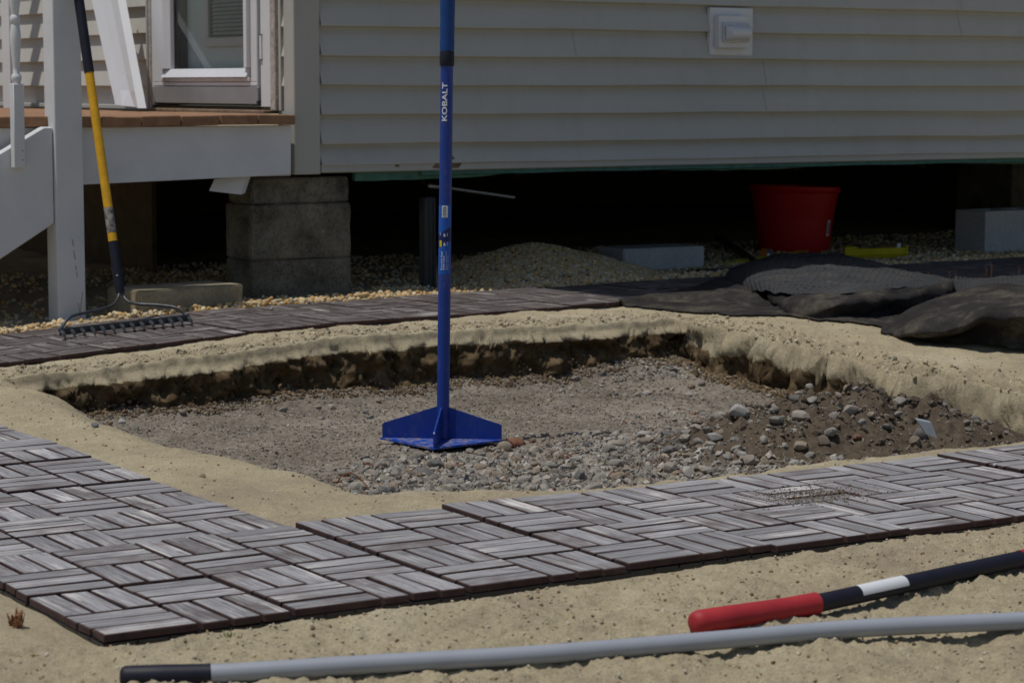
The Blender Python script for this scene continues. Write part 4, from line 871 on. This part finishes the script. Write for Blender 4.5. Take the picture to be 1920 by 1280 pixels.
scatter('fine_grit', np.stack([x, y, z], 1), sz, np.where(rng.random((len(x), 1)) < .6, PAL[rng.choice(8, len(x), p=PW)], np.array([[.17, .125, .085]]))*rng.uniform(.7, 1.1, (len(x), 1)), [(TVt[0][0], TVt[0][1]), (TVt[3][0], TVt[3][1])], GRAVEL, False, 'fine grit and crumbs of dirt in the pit')
N = 3000; x = 2.45+rng.normal(0, .30, N); y = 1.27+rng.normal(0, .20, N); z, _, _, _, mm = height(x, y); kp = inpitm(x, y) & (mm > .2); x, y, z = x[kp], y[kp], z[kp]; sz = sized(len(x), .002, .018, 3.2)
MC = np.array([(.10, .077, .055), (.13, .103, .075), (.078, .059, .041)]); scatter('dirt_clods', np.stack([x, y, z], 1), sz, MC[rng.choice(3, len(x))]*rng.uniform(.85, 1.15, (len(x), 1)), TVt, GRAVEL, False, 'loose clods of grey brown dirt on the mound')
# the largest stones one by one
placed = []
GR = 'crushed stones lying in the pit'
def stone(x, y, s, col, label, cat='stone', z=None, flat=1., grp=GR):
    o = bpy.data.objects.new('stone', random.choice(SMESH)); COL.objects.link(o); zz = hz(x, y) if z is None else z
    o.location = (x, y, zz+s*.28); o.scale = (s, s*random.uniform(.8, 1.1), s*random.uniform(.8, 1.15)*flat); o.rotation_euler = (random.uniform(-.4, .4), random.uniform(-.4, .4), random.uniform(0, 6.3))
    o.color = (*col, 1); tag(o, label, cat, grp); placed.append((x, y, s)); return o
# singled out
def st_px(px, py, wpx, col, label, z=-.08, flat=1.):
    p = at_z(px, py, z); p = at_z(px, py, hz(p[0], p[1])+.004); s = wpx/2/(FPX/((p-CAM)@Fv)); return stone(p[0], p[1], s, col, label, 'stone', None, flat, None)
st_px(970, 834, 44, (.27, .11, .065), 'brick red stone touching the right tip of the tamper plate', flat=.8)
st_px(1385, 832, 52, (.42, .40, .37), 'pale grey stone on the near slope of the dirt mound, between two pale ones')
st_px(1338, 842, 40, (.40, .385, .35), 'pale stone low on the left slope of the dirt mound')
st_px(1412, 800, 46, (.40, .39, .36), 'pale lumpy stone near the top of the dirt mound')
st_px(1525, 836, 40, (.38, .37, .34), 'round pale stone on the right half of the dirt mound')
st_px(1470, 806, 34, (.21, .20, .19), 'dark grey stone at the top of the dirt mound')
sl_ = at_z(1727, 803, hz(*at_z(1727, 812, -.03)[:2])+.022); o = obj('slate_piece', [sl_+np.array(q) for q in ((-.012, 0, .02), (.022, -.01, .012), (.03, -.02, -.022), (.006, -.012, -.012), (-.012, .01, .024), (.022, .0, .016), (.03, -.01, -.018), (.006, -.002, -.008))], [[0, 3, 2, 1], [4, 5, 6, 7], [0, 1, 5, 4], [1, 2, 6, 5], [2, 3, 7, 6], [3, 0, 4, 7]], simple('slate_grey', (.30, .33, .36), .6).m); tag(o, 'flat bluish chip of slate standing in the dirt mound', 'slate')
st_px(740, 890, 24, (.35, .32, .27), 'upright tan stone in the gravel before the tamper', flat=1.7)
st_px(665, 928, 34, (.24, .24, .24), 'dark stone by the near left end of the gravel')
st_px(1000, 697, 24, (.20, .11, .075), 'rusty brown stone below the rear pit wall, right of the tamper')
st_px(975, 697, 22, (.22, .14, .10), 'brown stone at the foot of the rear pit wall beside the rusty one')
st_px(230, 783, 22, (.40, .39, .38), 'pale round pebble at the left foot of the rear pit wall')
st_px(205, 779, 16, (.28, .19, .12), 'brown pebble beside the pale round one by the rear wall')
st_px(178, 774, 18, (.20, .21, .22), 'dark grey pebble at the left end of the pit floor')
p = at_z(983, 1092, .01); stone(p[0], p[1], .017, (.42, .34, .20), 'tan clod resting against the front edge of the tiles', 'clod', .004, grp=None)
for px, py, w, lab in ((380, 914, 18, 'tan pebble on the sand strip beside the left tile path'), (1866, 873, 10, 'white pebble lying on the front tile path near the right edge'), (1440, 585, 9, None)):
    if lab: p = at_z(px, py, .03 if px > 1800 else 0); stone(p[0], p[1], w/2/900, (.55, .53, .5) if px > 1800 else (.38, .29, .17), lab, 'pebble', .031 if px > 1800 else hz(p[0], p[1]), grp=None)
zones = [('front', lambda: (rng.uniform(1.0, 2.2), rng.uniform(.9, 1.86)), 160, (.0145, .027)), ('mound', lambda: (rng.normal(2.36, .24), rng.normal(1.22, .17)), 72, (.011, .027)),
         ('rear', lambda: (rng.uniform(1.1, 3.0), rng.uniform(2.45, 2.80)), 22, (.009, .017)), ('corner', lambda: (rng.uniform(2.6, 3.0), rng.uniform(2.35, 2.78)), 18, (.010, .018)), ('floor', lambda: (rng.uniform(2.1, 3.0), rng.uniform(1.5, 2.4)), 18, (.009, .017))]
LB = {'front': '{} angular stone in the coarse gravel in front of the tamper', 'mound': '{} stone partly buried in the dirt mound at the right', 'rear': '{} stone along the foot of the rear pit wall', 'corner': '{} stone in the far right corner of the pit', 'floor': '{} stone on the open pit floor right of the tamper'}
def where_is(nm, x, y, s, cn):
    big = 'large' if s > .0225 else 'small' if s < .0165 else 'middling'
    if nm == 'mound': return f"{big} {cn} stone on the {'left flank' if x < 2.25 else 'right shoulder' if x > 2.5 else 'crest' if y > 1.2 else 'near slope'} of the dirt mound"
    if nm == 'front':
        if y < 1.12: w = 'coarse gravel by ' + ('the front left sand margin' if x < 1.4 else 'the front tiles before the tamper' if x < 1.8 else 'the front tiles left of the mound')
        else: w = 'coarse gravel ' + ('left of the tamper plate' if x < 1.45 else 'close in front of the tamper plate' if x < 1.8 and y > 1.5 else 'midway between tamper and tiles' if x < 1.8 else 'between tamper plate and mound')
        return f'{big} {cn} stone in the {w}'.replace('in the coarse gravel by', 'by') if y < 1.12 else f'{big} {cn} stone in the {w}'
    if nm == 'rear': return f"{cn} stone at the foot of the rear pit wall {'left' if x < 2.3 else 'right'} of the tamper shaft"
    return LB[nm].format(big+' '+cn)
CN = ['grey', 'grey', 'pale tan', 'brownish', 'dark grey', 'pale', 'brownish', 'reddish']
for nm, fn, cnt, (lo, hi) in zones:
    c = t = 0
    while c < cnt and t < cnt*60:
        t += 1; x, y = fn(); s = lo+(hi-lo)*rng.random()**1.4
        if not inpitm(np.array([x]), np.array([y]), .06)[0]: continue
        if nm == 'front' and dens_coarse(np.array([x]), np.array([y]))[0] < .35: continue
        if abs((x-PC[0])*da[0]+(y-PC[1])*da[1])+abs((x-PC[0])*db[0]+(y-PC[1])*db[1]) < HD+s*1.3: continue
        if any((x-a_)**2+(y-b_)**2 < (s*.8+s2*.8)**2 for a_, b_, s2 in placed): continue
        k = rng.choice(8, p=PW); col = PAL[k]*rng.uniform(.85, 1.15); stone(x, y, s, col, where_is(nm, x, y, s, CN[k]), grp=GR); c += 1
# ------------------------------------------------------------------ pebbles by the house
PEB = np.array([(.64, .43, .19), (.70, .56, .33), (.58, .42, .22), (.70, .61, .44), (.54, .33, .12), (.46, .39, .28)]); PBW = [.24, .26, .18, .1, .14, .08]
def pebbles(name, x, y, z, sz, label, var, cat=None): return scatter(name, np.stack([x, y, z], 1), sz, PEB[rng.choice(6, len(x), p=PBW)]*rng.uniform(.8, 1.15, (len(x), 1)), var, GRAVEL, True, label, cat)
N = 15000; x = rng.uniform(.9, 7.2, N); y = rng.uniform(3.7, 5.6, N); u, w = rear_uv(x, y)
edge = w-.655; kp = (edge > 0) & (rng.random(N) < np.where(edge < .35, 1, np.where(x > 2.3, .75, .55)))
cut = (x < 2.2) & (fbm(x, y, 4, 3, 80) > .2) & (edge > .12); kp &= ~cut
for bx in ((1.47, 1.62, 3.95, 4.06), (1.70, 2.10, 3.90, 4.06), (2.23, 2.64, 4.11, 4.5), (4.0, 4.45, 4.4, 4.7), (c0[0]-.01, c0[0]+.4, c0[1]-.01, c0[1]+.2)): kp &= ~((x > bx[0]) & (x < bx[1]) & (y > bx[2]) & (y < bx[3]))
x, y = x[kp], y[kp]; sz = sized(len(x), .0045, .0105, 1.3); z = height(x, y)[0]+sz*.35
pebbles('pebble_bed', x, y, z, sz, 'small yellowish pebbles along the house side of the rear tiles', IV[:3])
# pebble rim piled against the tiles
N = 2600; u = rng.uniform(0.3, 5.9, N); w = .655+np.abs(rng.normal(0, .05, N)); x = .55+u*math.cos(RA)-w*math.sin(RA); y = 3.06+u*math.sin(RA)+w*math.cos(RA); ok = ~((x > 1.46) & (x < 1.62) & (y < 4.08)) & ~((x > 1.68) & (x < 2.11) & (y > 3.86+(x-1.7)*.16)); x, y, w = x[ok], y[ok], w[ok]
sz = sized(len(x), .005, .0115, 1.2); z = height(x, y)[0]+sz*.4+.010*rng.random(len(x))*np.exp(-((w-.69)/.05)**2)
pebbles('pebble_edge', x, y, z, sz, 'loose tan pebbles piled along the far edge of the rear tiles', IV[:3])
# heap
N = 9000; hc = (3.64, 4.50); a_ = rng.uniform(0, 2*np.pi, N); rr_ = np.sqrt(rng.random(N)); x = hc[0]+.56*rr_*np.cos(a_); y = hc[1]+.42*rr_*np.sin(a_)
hh = .135*np.clip(1-rr_**1.25, 0, 1)+.01*fbm(x, y, 8, 2, 90); sz = sized(N, .006, .012, 1.2); z = .066+hh
hv = [];
for i in range(25):
    for j in range(49): r = i/24; w = 2*math.pi*j/48; hx, hy = hc[0]+.56*r*math.cos(w), hc[1]+.42*r*math.sin(w); hv.append((hx, hy, .055+.132*max(0, 1-r**1.25)))
hp_ = thing('pebble_heap', (hc[0], hc[1], .06), 'heap of yellowish pebbles under the house edge, right of the tamper shaft', 'pebble heap')
obj('heap_core', hv, [[i*49+j, i*49+j+1, (i+1)*49+j+1, (i+1)*49+j] for i in range(24) for j in range(48)], SAND, hp_, True)
ob = pebbles('pebbles', x, y, z, sz, None, IV[:3]); ob.parent = hp_; ob.location = -Vector(wloc(hp_))
# crumbs on sand, tiles and rim
N = 22000; x = rng.uniform(-.3, 2.1, N); y = rng.uniform(-1.0, .02, N); ok = rng.random(N) < .75; x, y = x[ok], y[ok]; sz = sized(len(x), .0006, .0045, 4.5); z = height(x, y)[0]+sz*.2
x2 = rng.uniform(.65, 3.5, 9000); y2 = rng.uniform(.62, 3.15, 9000); f2_, r2, q2, l2, fr2 = frac_of(x2, y2); k2 = (f2_ < .35) & ((r2 < -.005) | (q2 < -.01) | (l2 < 0) | (fr2 < 0)); x2, y2 = x2[k2], y2[k2]; s2 = sized(len(x2), .0008, .0045, 3.2); z2 = height(x2, y2)[0]+s2*.3
X_, Y_, Z_, S_ = np.concatenate([x, x2]), np.concatenate([y, y2]), np.concatenate([z, z2]), np.concatenate([sz, s2])
CP = np.array([(.45, .385, .27), (.34, .24, .13), (.55, .49, .39), (.20, .15, .09)]); scatter('sand_crumbs', np.stack([X_, Y_, Z_], 1), S_, CP[rng.choice(4, len(X_), p=[.5, .2, .2, .1])], JV, GRAVEL, False, 'small grit and crumbs lying on the pale sand')
# damp sand lumps at the foot and face of the pit walls
N = 3800; u = rng.uniform(.95, 3.05, N); t = rng.random(N); x = u; y = 2.86-.05*ss((u-2.4)/.6)+fbm(u, u*0+1, 2.6, 3, 5)*.05+fbm(u, u*0, 11, 3, 6)*.022-.030-.075*t; z = height(x, y)[0]; sz = sized(N, .002, .010, 3)
ya = rng.uniform(.9, 2.8, 2600); xa = 3.07+.02*(ya-1.4)+fbm(ya, ya*0+3, 3.1, 3, 8)*.055+fbm(ya, ya*0, 13, 3, 9)*.025-.03-.06*rng.random(2600); za = height(xa, ya)[0]; sa = sized(2600, .002, .013, 2.3)
WC = np.array([(.14, .10, .055), (.19, .135, .08), (.25, .19, .12), (.11, .075, .042)])
scatter('wall_crumble', np.stack([np.r_[x, xa], np.r_[y, ya], np.r_[z, za]+.002], 1), np.r_[sz, sa], WC[rng.choice(4, N+2600, p=[.4, .3, .12, .18])], TVt[:4], GRAVEL, False, 'damp brown sand crumbling at the foot of the pit walls')
# crust lumps on the lip
N = 3200; u = rng.uniform(.9, 3.05, N); y = 2.868+np.abs(rng.normal(0, .045, N))+.022*0-.05*ss((u-2.4)/.6)+fbm(u, u*0+1, 2.6, 3, 5)*.06+fbm(u, u*0, 11, 3, 6)*.022; z = height(u, y)[0]; sz = sized(N, .0015, .012, 4)
yb = rng.uniform(.7, 2.85, 3000); xb = 3.07+np.abs(rng.normal(0, .08, 3000))+.02*(yb-1.4)+fbm(yb, yb*0+3, 3.1, 3, 8)*.065; zb_ = height(xb, yb)[0]; sb_ = sized(3000, .0015, .014, 4)
LC = np.array([(.475, .41, .285), (.44, .37, .25), (.36, .28, .17)]); scatter('lip_crust', np.stack([np.r_[u, xb], np.r_[y, yb], np.r_[z, zb_]], 1), np.r_[sz, sb_]*[1], LC[rng.choice(3, N+3000, p=[.6, .28, .12])], TVt[:5], GRAVEL, False, 'dry crusted sand lumps along the lip of the pit')
# clods that broke off the rear wall
def clod(px, py, z, sx, sy, sz_, rot, label):
    p = at_z(px, py, z); bm = bmesh.new(); bmesh.ops.create_icosphere(bm, subdivisions=4, radius=1)
    for q in bm.verts:
        c = q.co.copy(); k = 1+.22*float(pn(c.x*2.2+px, c.y*2.2+c.z*2))+.08*float(pn(c.x*8, c.y*8+c.z*7)); q.co = Vector((np.sign(c.x)*abs(c.x)**.7*sx, np.sign(c.y)*abs(c.y)**.7*sy, np.sign(c.z)*abs(c.z)**.7*sz_))*k
    v, f = bmdata(bm); me = mesh('clod', v, f, CLOD, True); o = link('clod', me, p, None, rot); tag(o, label, 'clod')
CLOD = concrete('damp_sand_clod', (.23, .165, .095), .4, .3).m
clod(682, 700, -.05, .055, .014, .040, (.35, -.5, .15), 'damp sand slab broken off and leaning on the rear pit wall left of the tamper')
clod(640, 712, -.06, .040, .018, .026, (.2, .1, .1), 'low lump of damp sand left of the leaning slab')
# ------------------------------------------------------------------ small stuff
def weed(px, py, z, s, mat, label, n=9, name='weed'):
    p = at_z(px, py, z); V_, F_ = [], []
    for k in range(n):
        a_ = random.uniform(0, 6.28); h = s*random.uniform(.5, 1); lean_ = random.uniform(.2, .9); b0 = p+np.array([random.uniform(-.3, .3)*s, random.uniform(-.3, .3)*s, 0]); dv = np.array([math.cos(a_), math.sin(a_), 0])
        tip = b0+dv*h*lean_*.7+np.array([0, 0, h]); v, f = tubedata([b0, (b0+tip)/2+dv*h*.05, tip], [.0012, .001, .0006], 4); o_ = len(V_); V_ += list(v); F_ += [[i+o_ for i in q] for q in f]
        for m_ in range(4):
            c = b0+(tip-b0)*random.uniform(.3, 1); w = np.array([random.uniform(-1, 1), random.uniform(-1, 1), random.uniform(-.2, .8)])*s*.16; w2 = np.cross(w, [0, 0, 1])*.45; o_ = len(V_); V_ += [c, c+w*.5+w2, c+w, c+w*.5-w2]; F_.append([o_, o_+1, o_+2, o_+3])
    tag(obj(name, V_, F_, mat), label, 'weed')
weed(910, 1126, .0, .03, LEAF, 'yellow green weed sprig left of the tan clod by the front tiles', 14); weed(972, 1134, .0, .016, LEAF, 'tiny weed just below the tan clod', 5)
weed(432, 1212, .0, .024, LEAF, 'low green weed under the left corner of the tile path', 12); weed(403, 1222, .0, .012, LEAF, 'small green weed, the left one of two under the tile corner', 7); weed(84, 1262, .0, .012, LEAF, 'small weed on a sand lump at the lower left', 8)
weed(30, 1180, .012, .030, DRY, 'reddish dry weed at the left edge below the tile path', 40, 'dry_weed'); weed(1902, 975, .01, .012, LEAF, 'tiny weed at the tile edge near the right border', 6); weed(850, 1108, .003, .011, LEAF, 'tiny weed at the foot of the tiles left of the sprig', 5)
p = at_y(155, 612, 3.94); V0 = [p, at_y(150, 590, 3.94), at_y(152, 570, 3.94), at_y(155, 548, 3.94)]; v1 = tubedata(V0, .0012, 5); v2 = tubedata([V0[1], at_y(147, 567, 3.93)], .0009, 4); v3 = tubedata([V0[0]*.5+V0[1]*.5, at_y(143, 600, 3.93)], .0009, 4)
v, f = join([v1, v2, v3]); tag(obj('dry_twig', v, f, DRY), 'thin dry twig standing against the foot of the white post', 'twig')
p = [at_z(632, 906, -.075), at_z(640, 893, -.055), at_z(655, 887, -.05), at_z(672, 894, -.06), at_z(692, 916, -.085)]; tag(tube('wire', bez(p, 24), .0014, RUST, None, 6), 'thin bent wire arching out of the gravel near its left end', 'wire')
for px, py, h, lab in ((1740, 524, 14, 'rusty pin with a hooked tip, leftmost behind the netted mat'), (1779, 522, 12, 'rusty pin at the right end of the netted mat'), (1791, 515, 13, 'thin dark pin just right of the netted mat'), (1858, 514, 20, 'tall rusty pin standing over the tiles at the right'), (1848, 512, 12, 'short thin pin left of the tall rusty one'), (1910, 512, 12, 'rusty pin nearest the right edge')):
    b = at_z(px, py, .11); k = (FPX/((b-CAM)@Fv)); tag(tube('rusty_pin', [b-[0, 0, .05], b+[.004, 0, h/k*.7], b+[.0, 0.003, h/k]], .0016, RUST, None, 5), lab, 'pin')
for px, py, w, lab in ((579, 574, 12, 'grey pebble lying on the rear tiles left of the tamper'), (625, 577, 7, 'small pebble on the rear tiles nearest the tamper shaft'), (510, 586, 10, 'dark pebble on the rear tiles before the pier')):
    p = at_z(px, py, .085); stone(p[0], p[1], w/2/560, (.34, .31, .27), lab, 'pebble', gl(p[0], p[1])+.031, grp=None)
# dirt spilled on the front tiles
N = 1500; c = at_z(1510, 930, .030); x = c[0]+rng.normal(0, .075, N); y = c[1]+rng.normal(0, .045, N); z = np.full(N, .0305)+.001*rng.random(N); scatter('spilled_dirt', np.stack([x, y, z], 1), sized(N, .0005, .0028, 3.5), WC[rng.choice(4, N)]*1.0, JV, GRAVEL, False, 'brown dirt spilled on the front tiles')
